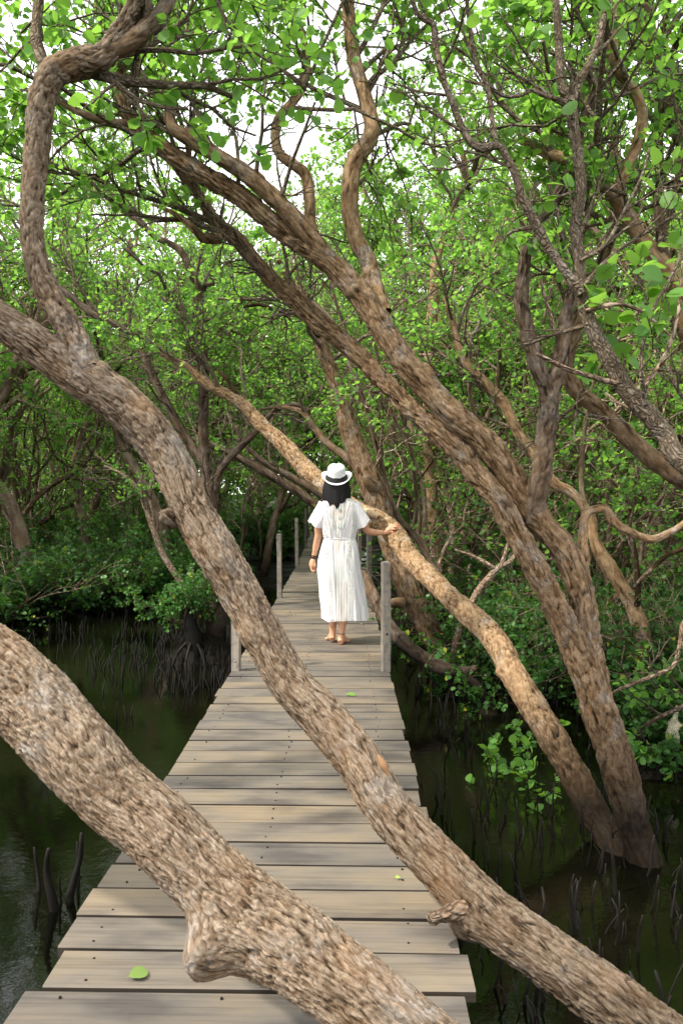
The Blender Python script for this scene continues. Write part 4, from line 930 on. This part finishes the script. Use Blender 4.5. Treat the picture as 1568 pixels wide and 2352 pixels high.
for k in range(26):
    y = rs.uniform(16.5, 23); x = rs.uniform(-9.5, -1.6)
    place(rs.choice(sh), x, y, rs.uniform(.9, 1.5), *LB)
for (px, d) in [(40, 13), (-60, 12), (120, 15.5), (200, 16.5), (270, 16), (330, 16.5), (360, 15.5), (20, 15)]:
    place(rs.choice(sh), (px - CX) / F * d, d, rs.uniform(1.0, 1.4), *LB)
RB = ('leafy green shrub under the trees on the right bank', 'shrubs right of the boardwalk')
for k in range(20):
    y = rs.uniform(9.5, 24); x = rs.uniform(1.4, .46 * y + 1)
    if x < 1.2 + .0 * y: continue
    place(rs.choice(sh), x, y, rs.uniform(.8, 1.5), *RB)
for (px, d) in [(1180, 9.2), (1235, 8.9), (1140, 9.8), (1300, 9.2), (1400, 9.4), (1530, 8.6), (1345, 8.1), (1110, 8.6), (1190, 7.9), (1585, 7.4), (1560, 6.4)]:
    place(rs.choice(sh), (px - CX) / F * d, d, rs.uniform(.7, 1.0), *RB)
for k in range(22):
    y = rs.uniform(24, 34); x = rs.uniform(-12, 14)
    if abs(x - float(path_x(y))) < 1.2: continue
    place(rs.choice(sh), x, y, rs.uniform(1.2, 1.8), 'leafy shrub at the foot of the distant trees', 'shrubs under the distant trees')
for (px, d, s) in [(-150, 11.5, 1.1), (-240, 12.5, 1.2)]:
    place(rs.choice(twig), (px - CX) / F * d, d, s, 'bush of bare arching twigs at the left edge of the picture', 'twiggy bushes at the left edge', name='twiggy_bush', cat='bush')
for (px, d, s) in [(1420, 9, .7), (1560, 8, .8), (1100, 11, 1.0), (1340, 11, 1.0)]:
    place(rs.choice(twig), (px - CX) / F * d, d, s, 'twiggy bush with few leaves right of the leaning trunks', 'twiggy bushes on the right', name='twiggy_bush', cat='bush')
place(sh[3], (425 - CX) / F * 9.8, 9.8, .62, 'round bright green shrub on a muddy stump beside the forked trunk', None, z=-.18)
for (px, py, d, s, lab) in [(1215, 1760, 5.6, .62, 'small seedling with bright leaves before the arched trunk, lower left one'), (1262, 1800, 5.35, .55, 'small seedling with bright leaves in front of the arched trunk base'), (1205, 1700, 6.2, .5, 'small seedling with bright leaves left of the arched trunk')]:
    place(rs.choice(seedl), (px - CX) / F * d, d, s * 1.4, lab, None, z=-.68, cat='seedling', name='mangrove_seedling')
# muddy stump under that shrub
st = MB(); b0 = P(445, 1500, 9.8)
add_tube(st, [b0 + np.array((0, 0, -.5)), b0 + np.array((.02, 0, .1)), b0 + np.array((-.05, 0, .42)), b0 + np.array((-.12, 0, .55))], [.15, .10, .07, .04], 14, .04, lump=.5, seed=3)
for k in range(7):
    a = k * .9; add_tube(st, [b0 + np.array((0, 0, .2)), b0 + np.array((.2 * math.cos(a), .2 * math.sin(a), 0)), b0 + np.array((.34 * math.cos(a), .34 * math.sin(a), -.4))], [.022, .018, .012], 6, .06, lump=.3, seed=k)
o = st.build('mud_stump', M['root'], origin=b0); o.location = b0; tag(o, 'dark muddy mangrove stump under the small bright shrub', 'stump')
dl = MB(); add_tube(dl, [P(110, 1400, 14.5), P(200, 1362, 15), P(260, 1352, 15), P(330, 1362, 14.6), P(380, 1362, 14.4)], [.05, .07, .06, .05, .02], 8, .08, lump=.3, seed=8)
o = dl.build('driftwood', M['root'], origin=P(260, 1372, 15)); o.location = P(260, 1372, 15); tag(o, 'dark wet driftwood limb lying on the left mud bank', 'driftwood')

# ---------------------------------------------------------------- breathing roots
def root_mesh(seed, h_, r):
    rng = np.random.default_rng(seed); n = 5
    p = [np.array((0, 0, -.25))]
    for k in range(n): p.append(p[-1] + np.array((rng.normal() * .018, rng.normal() * .018, (h_ + .25) / n)))
    V, Q, T, bark, bk = tube(p, np.linspace(r * 1.25, r * .35, n + 1), 6, .06, lump=.2, seed=seed)
    return mesh_np('breathing_root', V, Q, T, {'bark': bark}, [M['root']])
rms = [root_mesh(300 + k, h_, r) for k, (h_, r) in enumerate([(.17, .009), (.22, .010), (.13, .008), (.27, .012), (.19, .013), (.23, .008), (.11, .007), (.15, .015)])]
allp = []
rp = random.Random(3)
def field(n, px0, px1, d0, d1, cl=.35):
    k = 0
    while k < n:
        d = math.sqrt(rp.uniform(d0 * d0, d1 * d1)); cxp = rp.uniform(px0, px1)
        x = (cxp - CX) / F * d
        for _ in range(rp.randint(1, 5)):
            xx, yy = x + rp.gauss(0, cl), d + rp.gauss(0, cl)
            if abs(xx - float(path_x(yy))) < .8: continue
            allp.append((xx, yy)); k += 1
field(440, -30, 540, 8.6, 18.5)
field(260, 360, 600, 8.4, 12, .25)
field(250, 900, 1600, 4.6, 10, .22)
field(600, 900, 1650, 7.5, 16)
field(170, 1050, 1750, 2.5, 5.2, .16)
for (px, py) in [(262, 1655), (288, 1650), (302, 1648), (240, 1600)]:
    p = P(px, py, 0 + (H - WATER_Z) * F / (py - HOR)); allp.append((p[0], p[1]))
allp.sort(key=lambda a: a[1])
for (x, y) in allp[:285]:
    o = link('breathing_root', rp.choice(rms)); o.location = (x, y, WATER_Z); o.rotation_euler = (0, 0, rp.uniform(0, 6.28)); s = rp.uniform(.6, 1.2); o.scale = (s, s, s * rp.uniform(.7, 1.15))
    side = x < float(path_x(y))
    tag(o, 'thin dark breathing root sticking up from the water left of the planks' if side else 'thin dark breathing root sticking up from the water right of the planks', 'breathing root', 'breathing roots on the left' if side else 'breathing roots on the right')
mb = MB()
for (x, y) in allp[285:]:
    h_ = rp.uniform(.10, .24); z0 = WATER_Z - .1
    add_tube(mb, [(x, y, z0), (x + rp.gauss(0, .02), y, z0 + .1 + h_ * .5), (x + rp.gauss(0, .03), y, z0 + .1 + h_)], [.011, .009, .003], 4, .15, seed=1)
o = mb.build('breathing_roots', M['root']); tag(o, 'dense field of dark breathing roots further out in the mud', 'breathing roots', kind='stuff')
for k, (px, py, h_, r) in enumerate([(118, 2110, .34, .030), (158, 2075, .36, .026), (182, 2040, .22, .016), (138, 2098, .17, .012), (108, 2050, .24, .018)]):
    p = P(px, py, (H - WATER_Z) * F / (py - HOR))
    o = link('breathing_root', root_mesh(340 + k, h_, r)); o.location = p
    tag(o, ['thickest black breathing root of the cluster beside the near left planks', 'tallest black breathing root of the cluster beside the near left planks', 'slim black root at the right of the near left cluster', 'shortest thin root between the two thick ones by the near planks', 'black root at the back left of the near cluster by the planks'][k], 'breathing root', 'near cluster of breathing roots')

# ---------------------------------------------------------------- small things on and beside the deck
def small_leaf(name, label, p, size, yaw, c):
    mm, nt_, b_ = mat(name + ' blade'); b_.inputs['Base Color'].default_value = (*c, 1); b_.inputs['Roughness'].default_value = .45
    lm = MB(); add_leaves(lm, np.array([p]), np.array([(math.cos(yaw), math.sin(yaw), .04)]), np.array([(.1, -.2, 1.0)]), np.array([size]), np.random.default_rng(1), LEAFBIG)
    o = lm.build(name, mm, origin=p); o.location = p; tag(o, label, 'leaf')
def deckpt(px, py, z=.006):
    p = P(px, py, H * F / (py - HOR)); p[2] = z; return p
small_leaf('fallen_leaf', 'curled yellow green leaf lying on the nearest planks', deckpt(296, 2268, .012), .058, .55, (.13, .20, .04))
small_leaf('fallen_leaf', 'small green leaf lying on the planks beyond the forked trunk', deckpt(795, 1601, .008), .07, .1, (.12, .22, .04))
small_leaf('fallen_leaf', 'tiny green leaf scrap on a plank left of the forked trunk base', deckpt(908, 2031, .008), .02, .6, (.30, .48, .08))
fm = MB(); p = deckpt(715, 2344, .004)
for k in range(5):
    add_leaves(fm, np.array([p]), np.array([(math.cos(k * 1.26), math.sin(k * 1.26), .5)]), np.array([(0, 0, 1.0)]), np.array([.02]), np.random.default_rng(k))
mm, nt_, b_ = mat('petal'); b_.inputs['Base Color'].default_value = (.75, .55, .55, 1)
o = fm.build('fallen_flower', mm, origin=p); o.location = p; tag(o, 'tiny pink white flower lying on the nearest plank', 'flower')
mb = MB(); p = P(1552, 1625, 6.0)
add_tube(mb, [p + np.array((.0, 0, .02)), p + np.array((-.005, 0, -.06)), p + np.array((-.02, .01, -.13)), p + np.array((-.02, 0, -.21)), p + np.array((.0, 0, -.27)), p + np.array((.02, 0, -.29))], [.005, .016, .040, .05, .036, .008], 22, .008, lump=.9, seed=9)
mm, nt_, b_ = mat('clear plastic film'); b_.inputs['Base Color'].default_value = (.55, .50, .36, 1); b_.inputs['Roughness'].default_value = .22; b_.inputs['Alpha'].default_value = .30
o = mb.build('plastic_bag', mm, origin=p); o.location = p; tag(o, 'crumpled clear plastic bag hanging from a twig at the right edge', 'plastic bag')
hero('bare_twig_branch', 'bare reddish twig reaching in from the right edge under the plastic bag', 'branch', P(1640, 1560, 6.0), [
    ('branch', [(1660, 1540, 6.0, 14), (1600, 1600, 6.0, 13), (1568, 1622, None, 12), (1530, 1640, None, 12), (1490, 1660, None, 11), (1460, 1690, None, 10), (1448, 1740, 6.0, 9)], dict(seg=8)),
    ('branch', [(1600, 1440, 5.8, 9), (1568, 1425, None, 9), (1560, 1480, None, 10), (1545, 1530, None, 11), (1500, 1552, None, 10), (1440, 1575, None, 9), (1405, 1592, 5.8, 7)], dict(seg=8)),
], 'bark_pale', sprouts=[(0, .3, 1, 6, .35, dict(QC, maxl=1, leaves=7, lift=.2)), (1, .2, .9, 5, .3, dict(QB, maxl=1))], seed=61)

# ---------------------------------------------------------------- the woman
WX, WY = (778 - CX) / F * 7.75, 7.75
SCALE = 7.75 / F
def zz1(x, y, d):      # a point of the close view of the woman, at local depth d
    p = P(631.6 + x * .2197, 1033.5 + y * .2197, WY + d); return p - np.array((WX, WY, 0))
def loft(rings, n=24, closed=True):
    """rings: (centre x, y, z, half width, half depth)"""
    rings = np.array(rings, float); a = np.linspace(0, 2 * np.pi, n, endpoint=False); k = len(rings)
    V = np.stack([rings[:, 0:1] + rings[:, 3:4] * np.cos(a), rings[:, 1:2] + rings[:, 4:5] * np.sin(a), np.repeat(rings[:, 2:3], n, 1)], 2).reshape(-1, 3)
    i = np.arange(k - 1)[:, None] * n; j = np.arange(n)[None]; jn = (j + 1) % n
    Q = np.stack([i + j, i + jn, i + n + jn, i + n + j], 2).reshape(-1, 4); T = None
    if closed:
        V = np.concatenate([V, [rings[0, :3], rings[-1, :3]]]); m = k * n
        T = np.concatenate([np.stack([(j[0] + 1) % n, j[0], np.full(n, m)], 1), np.stack([(k - 1) * n + j[0], (k - 1) * n + (j[0] + 1) % n, np.full(n, m + 1)], 1)])
    return V, Q, T
def limb(mb, pts, rad, seg=12, step=.012):
    V, Q, T, _, _ = tube(pts, rad, seg, step)
    n = len(V) - 1
    p0 = np.asarray(pts[0], float); V = np.concatenate([V, [p0]])
    T = np.concatenate([T, np.stack([(np.arange(seg) + 1) % seg, np.arange(seg), np.full(seg, n + 1)], 1)])
    mb.add(V, Q, T)
woman = thing('person', 'barefoot woman from behind in white lace dress and hat, hand on the arched trunk', 'person', (WX, WY, 0))
bd = MB()
bd.add(*loft([(0, 0, .70, .14, .10), (0, 0, .80, .165, .12), (0, 0, .90, .15, .11), (0, 0, .99, .128, .09), (0, 0, 1.10, .135, .098), (0, 0, 1.22, .155, .10), (0, 0, 1.30, .135, .080), (0, .005, 1.335, .085, .06), (-.005, .01, 1.375, .058, .056), (-.015, .015, 1.44, .050, .055)]))
hc = np.array((-.02, .025, 1.515))
a_ = np.linspace(-np.pi / 2, np.pi / 2, 15)
bd.add(*loft([(hc[0], hc[1] + (.012 if t < -.3 else 0), hc[2] + .112 * math.sin(t), .073 * math.cos(t) ** .8 * (1 if t > 0 else 1 - .12 * math.sin(-t)) + .001, .092 * math.cos(t) ** .8 + .001) for t in a_]))
bd.add(*loft([(hc[0], hc[1] + .090, hc[2] - .035, .013, .014), (hc[0], hc[1] + .094, hc[2] - .025, .014, .018), (hc[0], hc[1] + .086, hc[2] + .01, .008, .010)], 10))          # nose
bd.add(*loft([(hc[0], hc[1] + .078, hc[2] - .058, .02, .012), (hc[0], hc[1] + .079, hc[2] - .052, .024, .014), (hc[0], hc[1] + .078, hc[2] - .046, .02, .012)], 10))                       # lips
for s_ in (-1, 1):
    bd.add(*loft([(hc[0] + s_ * .074, hc[1], hc[2] - .035, .008, .010), (hc[0] + s_ * .079, hc[1] - .006, hc[2] - .01, .008, .017), (hc[0] + s_ * .078, hc[1] - .006, hc[2] + .02, .008, .014)], 8))   # ears
# legs and bare feet
for (hip, knee, calf, ank, heel, ball, toe) in (
    ((-.075, 0, .80), (-.062, .03, .46), (-.056, .0, .33), (-.060, .012, .095), (-.061, -.002, .040), (-.088, .135, .026), (-.10, .19, .016)),
    ((.075, 0, .80), (.062, -.0, .46), (.052, -.045, .33), (.021, -.075, .085), (.014, -.098, .030), (.062, .035, .022), (.088, .088, .014))):
    limb(bd, [hip, np.array(hip) * .4 + np.array(knee) * .6 + np.array((0, .0, 0)), knee, calf, ank, heel], [.085, .062, .052, .049, .030, .028], 16)
    limb(bd, [heel, np.array(ank) * .5 + np.array(ball) * .5 + np.array((0, 0, -.012)), ball, toe], [.030, .030, .028, .014], 12)
    limb(bd, [ank, np.array(ank) * .45 + np.array(ball) * .55, ball], [.030, .026, .022], 12)
    d_ = unit(np.array(ball) - np.array(heel)); pr = np.array((d_[1], -d_[0], 0))
    for k in range(5):
        o_ = (k - 2) * .0155
        b_ = np.array(ball) + pr * o_ + d_ * (.012 - abs(k - 1.2) * .004); b_[2] = .016
        limb(bd, [b_ - d_ * .03, b_ + d_ * .02, b_ + d_ * .044], [.012, .0095, .0075], 8, .006)
# arms
limb(bd, [(-.11, 0, 1.29), (-.158, .0, 1.235), (-.192, .015, 1.10), zz1(452, 880, .03), zz1(432, 985, .05), zz1(412, 1080, .065), zz1(398, 1140, .07)], [.036, .040, .038, .034, .032, .024, .0215], 14)
limb(bd, [(.11, 0, 1.29), (.165, .0, 1.235), (.235, .02, 1.14), zz1(955, 835, .035), zz1(1030, 862, .07), zz1(1100, 864, .088), zz1(1152, 866, .088)], [.036, .040, .038, .034, .033, .025, .022], 14)
# left hand, hanging and half curled
w0 = zz1(398, 1140, .07)
limb(bd, [w0, zz1(388, 1180, .072), zz1(384, 1215, .072)], [.021, .029, .028], 12)
limb(bd, [w0 + np.array((0, -.015, 0)), zz1(392, 1180, .05), zz1(388, 1215, .05)], [.018, .022, .022], 12)
limb(bd, [w0 + np.array((0, .015, 0)), zz1(388, 1180, .092), zz1(384, 1212, .092)], [.018, .022, .022], 12)
for (b_, m_, t_, r_, e_) in (((376, 1215, .045), (378, 1248, .035), (394, 1270, .03), .0088, (404, 1277, .03)), ((382, 1218, .062), (388, 1252, .05), (406, 1262, .045), .0090, (418, 1262, .042)),
                         ((388, 1218, .080), (398, 1246, .075), (418, 1248, .07), .0088, (430, 1243, .068)), ((396, 1212, .098), (408, 1232, .098), (424, 1236, .095), .0078, (433, 1236, .094))):
    limb(bd, [zz1(*b_), zz1(*m_), zz1(*t_), zz1(*e_)], [r_ * 1.12, r_, r_ * .92, r_ * .7], 8, .006)
limb(bd, [zz1(402, 1160, .055), zz1(414, 1185, .045), zz1(416, 1210, .04), zz1(412, 1228, .038)], [.013, .011, .0095, .007], 8, .006)
# right hand, laid over the trunk
w1 = zz1(1152, 866, .088)
limb(bd, [w1, zz1(1180, 845, .070), zz1(1212, 822, .058)], [.020, .027, .024], 12)
limb(bd, [w1, zz1(1180, 862, .068), zz1(1208, 850, .056)], [.018, .019, .017], 12)
limb(bd, [w1, zz1(1180, 828, .074), zz1(1208, 806, .060)], [.018, .019, .018], 12)
tips = []
for (b_, m_, t_, r_) in (((1206, 800, .060), (1245, 782, .050), (1286, 786, .052), .0088), ((1214, 815, .054), (1252, 802, .042), (1284, 808, .044), .0090), ((1212, 834, .050), (1240, 828, .040), (1264, 834, .040), .0088), ((1206, 854, .050), (1226, 856, .042), (1240, 863, .042), .0078)):
    limb(bd, [zz1(*b_), zz1(*m_), zz1(*t_)], [r_ * 1.15, r_, r_ * .75], 8, .006); tips.append((zz1(*m_), zz1(*t_), r_))
limb(bd, [zz1(1168, 838, .08), zz1(1186, 808, .075), zz1(1208, 784, .07), zz1(1224, 774, .068)], [.013, .011, .0095, .007], 8, .006)
me0 = mesh_np('body', np.concatenate(bd.V), np.concatenate(bd.Q), np.concatenate(bd.T))
tmp = bpy.data.objects.new('body_source', me0); COL.objects.link(tmp)
rm = tmp.modifiers.new('remesh', 'REMESH'); rm.mode = 'VOXEL'; rm.voxel_size = .0042; rm.use_smooth_shade = True
smo = tmp.modifiers.new('smooth', 'SMOOTH'); smo.factor = .5; smo.iterations = 4
dg = bpy.context.evaluated_depsgraph_get()
bme = bpy.data.meshes.new_from_object(tmp.evaluated_get(dg)); bme.name = 'body'
bpy.data.objects.remove(tmp)
bme.materials.clear(); bme.materials.append(M['skin'])
for p_ in bme.polygons: p_.use_smooth = True
body = link('body', bme, woman)
nb = MB()
for (m_, t_, r_) in tips:
    d_ = unit(t_ - m_); limb(nb, [t_ - d_ * .004 + np.array((0, -.004, .003)), t_ + d_ * .005 + np.array((0, -.004, .002))], [r_ * .62, r_ * .5], 8, .004)
def build_local(mb, name, mats, parent, smooth=True, midx=None):
    V = np.concatenate(mb.V); A = {k: np.concatenate(v) for k, v in mb.A.items()}
    return link(name, mesh_np(name, V, np.concatenate(mb.Q) if mb.Q else None, np.concatenate(mb.T) if mb.T else None, A, mats if isinstance(mats, list) else [mats], smooth, midx), parent)
build_local(nb, 'fingernails', M['nail'], body)
# dress
ZS = np.array([1.375, 1.352, 1.315, 1.25, 1.15, 1.05, .985, .93, .85, .70, .50, .30, .215])
AS = np.array([.080, .130, .168, .178, .172, .160, .147, .163, .180, .203, .214, .220, .224])
BS = np.array([.066, .080, .095, .110, .116, .112, .106, .122, .138, .155, .172, .184, .19])
CS = np.array([-.005, .0, .005, .005, .004, .006, .006, .004, .0, .0, .028, .050, .056])
def dress_pt(th, z, off=0.0):
    zz = ZS[::-1]; a = np.interp(z, zz, AS[::-1]); b = np.interp(z, zz, BS[::-1]); c = np.interp(z, zz, CS[::-1])
    fall = np.clip((.97 - z) / .75, 0, 1)
    f = 1 + fall * (.030 * np.sin(5 * th + 1.2 + 1.5 * z) + .022 * np.sin(11 * th + 4 * z) + .008 * np.sin(23 * th + 9 * z))
    wr = (vnoise(np.stack([np.cos(th) * 7, np.sin(th) * 7, z * 9], -1).reshape(-1, 3), 4).reshape(np.shape(z)) - .5) * .014
    e = .82
    x = c + (a * f + wr + off) * np.sign(np.cos(th)) * np.abs(np.cos(th)) ** e
    y = (b * f + wr + off) * np.sign(np.sin(th)) * np.abs(np.sin(th)) ** e
    return x, y
nth, nz = 168, 110
th = np.linspace(0, 2 * np.pi, nth, endpoint=False); tt = np.linspace(0, 1, nz)
TH, TT = np.meshgrid(th, tt)
hem = .222 + .05 * np.clip(-np.cos(TH) - .55, 0, 1) * 2 + .012 * np.sin(TH * 3) + .02 * np.clip(np.cos(TH), 0, 1)
DZ = 1.375 + (hem - 1.375) * TT
DX, DY = dress_pt(TH, DZ)
idx = np.arange(nth * nz).reshape(nz, nth)
DQ = np.stack([idx[:-1], np.roll(idx[:-1], -1, 1), np.roll(idx[1:], -1, 1), idx[1:]], -1).reshape(-1, 4)
fx, fy, fz = (A_.reshape(-1)[DQ].mean(1) for A_ in (DX, DY, DZ))
cx_ = np.interp(fz, ZS[::-1], CS[::-1])
back = fy < -.02
mid = np.where(fz < .985, np.abs(fx - cx_) < .062, np.abs(fx) < .02 + .30 * (fz - .985))
midx = np.where(back & mid, 1, 0)
dm = MB(); dm.add(np.stack([DX, DY, DZ], -1).reshape(-1, 3), DQ)
mi = [midx]
for (c0, c1, up, wv) in (((-.10, 0, 1.285), zz1(425, 792, .0), .085, (.13, -.08)), ((.105, 0, 1.285), zz1(925, 792, .0), .085, (-.125, -.085))):
    # wide short sleeves: flattened tubes from the shoulder to a slanted cuff
    rows = 26; seg = 40; V = []
    axis = np.array(c1) - np.array(c0)
    across = unit(np.array((axis[2], 0, -axis[0]))) * (1 if axis[2] * 1 < 0 else 1)
    cuff = unit(np.array((wv[0], 0, wv[1])))
    for r_ in range(rows):
        t = r_ / (rows - 1); cc = np.array(c0) + axis * t
        w_ = .098 * (1 - t) + .082 * t; dpt = .088 * (1 - t) + .075 * t
        ac = unit(across * (1 - t) + cuff * t * np.sign(np.dot(across, cuff)))
        for s_ in range(seg):
            a = 2 * np.pi * s_ / seg
            k_ = 1 + .05 * t * math.sin(7 * a + 1)
            V.append(cc + ac * math.cos(a) * w_ * k_ + np.array((0, 1, 0)) * math.sin(a) * dpt * k_ + unit(axis) * .012 * t * math.sin(3 * a))
    i_ = np.arange(rows * seg).reshape(rows, seg)
    q_ = np.stack([i_[:-1], np.roll(i_[:-1], -1, 1), np.roll(i_[1:], -1, 1), i_[1:]], -1).reshape(-1, 4)
    dm.add(np.array(V), q_); mi.append(np.zeros(len(q_), int))
dress = build_local(dm, 'dress', [M['cloth'], M['sheer']], woman, True, np.concatenate(mi))
# slip under the sheer panel
sl_ = MB(); t2 = np.linspace(1.20, .585, 40); T2, Z2 = np.meshgrid(th[::2], t2)
sx_, sy_ = dress_pt(T2, Z2, -.02); i_ = np.arange(T2.size).reshape(T2.shape)
sl_.add(np.stack([sx_, sy_, Z2], -1).reshape(-1, 3), np.stack([i_[:-1], np.roll(i_[:-1], -1, 1), np.roll(i_[1:], -1, 1), i_[1:]], -1).reshape(-1, 4))
build_local(sl_, 'slip', M['slip'], woman)
def on_back(x, z, off=.006):
    """the point of the dress's back at x, z"""
    t = np.linspace(np.pi * 1.02, np.pi * 1.98, 240); xs, ys = dress_pt(t, np.full(240, z), off)
    return np.array((x, float(np.interp(x, xs, ys)), z))
def torus(mb, c, r, q, nrm, seg=12, sq=1.0):
    nrm = unit(nrm); u = unit(np.cross(nrm, (0, 0, 1.0))); v = np.cross(u, nrm)
    p = [c + r * (math.cos(a) * u + sq * math.sin(a) * v) for a in np.linspace(0, 2 * np.pi, seg + 1)]
    V, Q, T, _, _ = tube(p, [q] * len(p), 5, 1, smooth_path=False, cap=False); mb.add(V, Q)
for (x0, z0, x1, z1) in ((-.163, 1.31, -.108, 1.0), (.168, 1.31, .122, 1.0), (-.10, .97, -.060, .24), (.098, .97, .122, .24)):
    lb_ = MB(); n = int((z0 - z1) / .0215)
    for k in range(n):
        t = (k + .5) / n; x = x0 + (x1 - x0) * t; z = z0 + (z1 - z0) * t
        for dx_ in (-.011, .011):
            p = on_back(x + dx_, z + (.005 if dx_ > 0 else -.005)); torus(lb_, p, .0088, .0026, np.array((x * 2, -1, 0)))
    m_ = n * 4
    for side in (-1, 1):       # scalloped ribbon along either edge
        V, Q = [], []
        for k in range(m_ + 1):
            t = k / m_; x = x0 + (x1 - x0) * t; z = z0 + (z1 - z0) * t
            tooth = .007 * (1 - abs((k % 4) - 2) / 2)
            V.append(on_back(x + side * .022, z, .007)); V.append(on_back(x + side * (.029 + tooth * 1.4), z, .012))
            if k: b = 2 * k; Q.append((b - 2, b - 1, b + 1, b))
        lb_.add(np.array(V), Q)
    lace_o = build_local(lb_, 'lace_band', M['lace'], dress)
    bk_ = MB(); V, Q = [], []
    for k in range(m_ + 1):
        t = k / m_; x = x0 + (x1 - x0) * t; z = z0 + (z1 - z0) * t
        V.append(on_back(x - .024, z, .0035)); V.append(on_back(x, z, .0035)); V.append(on_back(x + .024, z, .0035))
        if k: b = 3 * k; Q += [(b - 3, b - 2, b + 1, b), (b - 2, b - 1, b + 2, b + 1)]
    bk_.add(np.array(V), Q); build_local(bk_, 'lace_ground', M['lace_ground'], dress)
vb = MB()
for s_ in (-1, 1):
    for o_ in (0, .018, .034):
        p = [on_back(s_ * (.012 + o_ + .27 * (z - 1.0)), z, .004) for z in np.linspace(1.0, 1.335, 14)]
        V, Q, T, _, _ = tube(p, [.0028] * 14, 5, .02); vb.add(V, Q, T)
p = [on_back(x, .985 - .012 * abs(x), .005) for x in np.linspace(-.132, .143, 24)]
V, Q, T, _, _ = tube(p, [.0026] * 24, 6, .012); vb.add(V, Q, T)
build_local(vb, 'trim_cords', M['lace'], dress)
jr = MB()
for z in (1.262, 1.185, 1.10): torus(jr, on_back(.004, z, .008), .012, .0032, np.array((0, -1, 0)), 14)
build_local(jr, 'ring_ornaments', M['jade'], dress)
# hair
hm = MB(); n = 64; V = []; rows = 22; rh = np.random.default_rng(6); jag = np.interp(np.arange(n), np.arange(0, n, 2), rh.normal(0, .012, n // 2))
for r_ in range(rows):
    t = r_ / (rows - 1)
    for s_ in range(n):
        a = 2 * np.pi * s_ / n
        bot = 1.300 + jag[s_] * 1.9 + (.11 if math.sin(a) > .35 else 0) + (.035 if math.cos(a) > .8 else 0) - (.012 if .1 < math.cos(a) < .45 and math.sin(a) < 0 else 0)
        z = 1.63 + (bot - 1.63) * t
        aa = np.interp(z, [1.28, 1.36, 1.45, 1.52, 1.58, 1.63], [.108, .134, .131, .115, .10, .05]); bb = np.interp(z, [1.26, 1.31, 1.38, 1.45, 1.52, 1.58, 1.63], [.128, .130, .126, .122, .118, .105, .05])
        k_ = 1 + .03 * math.sin(11 * a) * t + .02 * math.sin(23 * a + 2) * t
        y_ = .018 + bb * k_ * math.sin(a)
        if math.sin(a) > .35: y_ = min(y_, .075)
        V.append((-.022 + aa * k_ * math.cos(a), y_, z))
i_ = np.arange(rows * n).reshape(rows, n)
hm.add(np.array(V), np.stack([i_[:-1], np.roll(i_[:-1], -1, 1), np.roll(i_[1:], -1, 1), i_[1:]], -1).reshape(-1, 4))
hair = build_local(hm, 'hair', M['hair'], woman)
hb = M['hair'].node_tree; hp = hb.nodes['Principled BSDF']
tc = N(hb, 'TexCoord'); mp = N(hb, 'Mapping'); mp.inputs['Scale'].default_value = (160, 160, 6); nz_ = N(hb, 'TexNoise'); nz_.inputs['Scale'].default_value = 1; nz_.inputs['Detail'].default_value = 3
hb.links.new(tc.outputs['Object'], mp.inputs[0]); hb.links.new(mp.outputs[0], nz_.inputs['Vector']); bump(hb, hp, nz_.outputs['Fac'], .8, .006)
# hat: pinched crown, up-curled brim, black ribbon; tipped towards the back of the head
tilt = R(25)
def hat_pts(prof, n=56, pinch=True):
    V = []
    for (r, z) in prof:
        for s_ in range(n):
            a = 2 * np.pi * s_ / n; x, y = r * math.cos(a), 1.10 * r * math.sin(a); zz = z
            if r > .105: zz += (r - .105) / .04 * (.036 * abs(math.cos(a)) ** 2.5 + .002 - .010 * max(0, -math.sin(a)) ** 2)
            if pinch and z > .085: zz -= .009 * math.exp(-(x / .03) ** 2) * (z - .085) / .03 * (1 if y > -.03 else .3)
            if pinch and z > .05 and y > 0: x *= 1 - .16 * (z - .05) / .06 * math.sin(a)
            V.append((x, y, zz))
    V = np.array(V); c_, s2 = math.cos(tilt), math.sin(tilt)
    V = np.stack([V[:, 0], V[:, 1] * c_ - V[:, 2] * s2, V[:, 1] * s2 + V[:, 2] * c_], 1)
    k = len(prof); i_ = np.arange(k * n).reshape(k, n)
    return V + np.array((-.022, .012, 1.552)), np.stack([i_[:-1], np.roll(i_[:-1], -1, 1), np.roll(i_[1:], -1, 1), i_[1:]], -1).reshape(-1, 4)
ht = MB(); ht.add(*hat_pts([(.088, -.004), (.112, -.004), (.126, -.003), (.140, .001), (.1425, .004), (.140, .0055), (.126, .003), (.110, .001), (.094, .003), (.0925, .008), (.091, .03), (.088, .06), (.084, .088), (.080, .108), (.070, .122), (.052, .129), (.025, .131), (.002, .131)]))
hat = build_local(ht, 'hat', M['hat'], woman)
ht = MB(); ht.add(*hat_pts([(.0925, .005), (.0945, .006), (.0942, .012), (.0938, .0185), (.0915, .019)]))
build_local(ht, 'hat_band', M['band'], hat)
br = MB()
for (o_, tl) in ((0, .1), (.012, -.15), (.024, .05)):
    c = zz1(402, 1120, .068) + np.array((.001, 0, o_ - .012)); torus(br, c, .0255, .0042, np.array((.12 + tl, 0, 1.0)), 18)
build_local(br, 'bracelet', M['band'], woman)
an = MB(); torus(an, np.array((.023, -.074, .098)), .0335, .0028, np.array((.1, .1, 1)), 18); build_local(an, 'anklet', M['band'], woman)
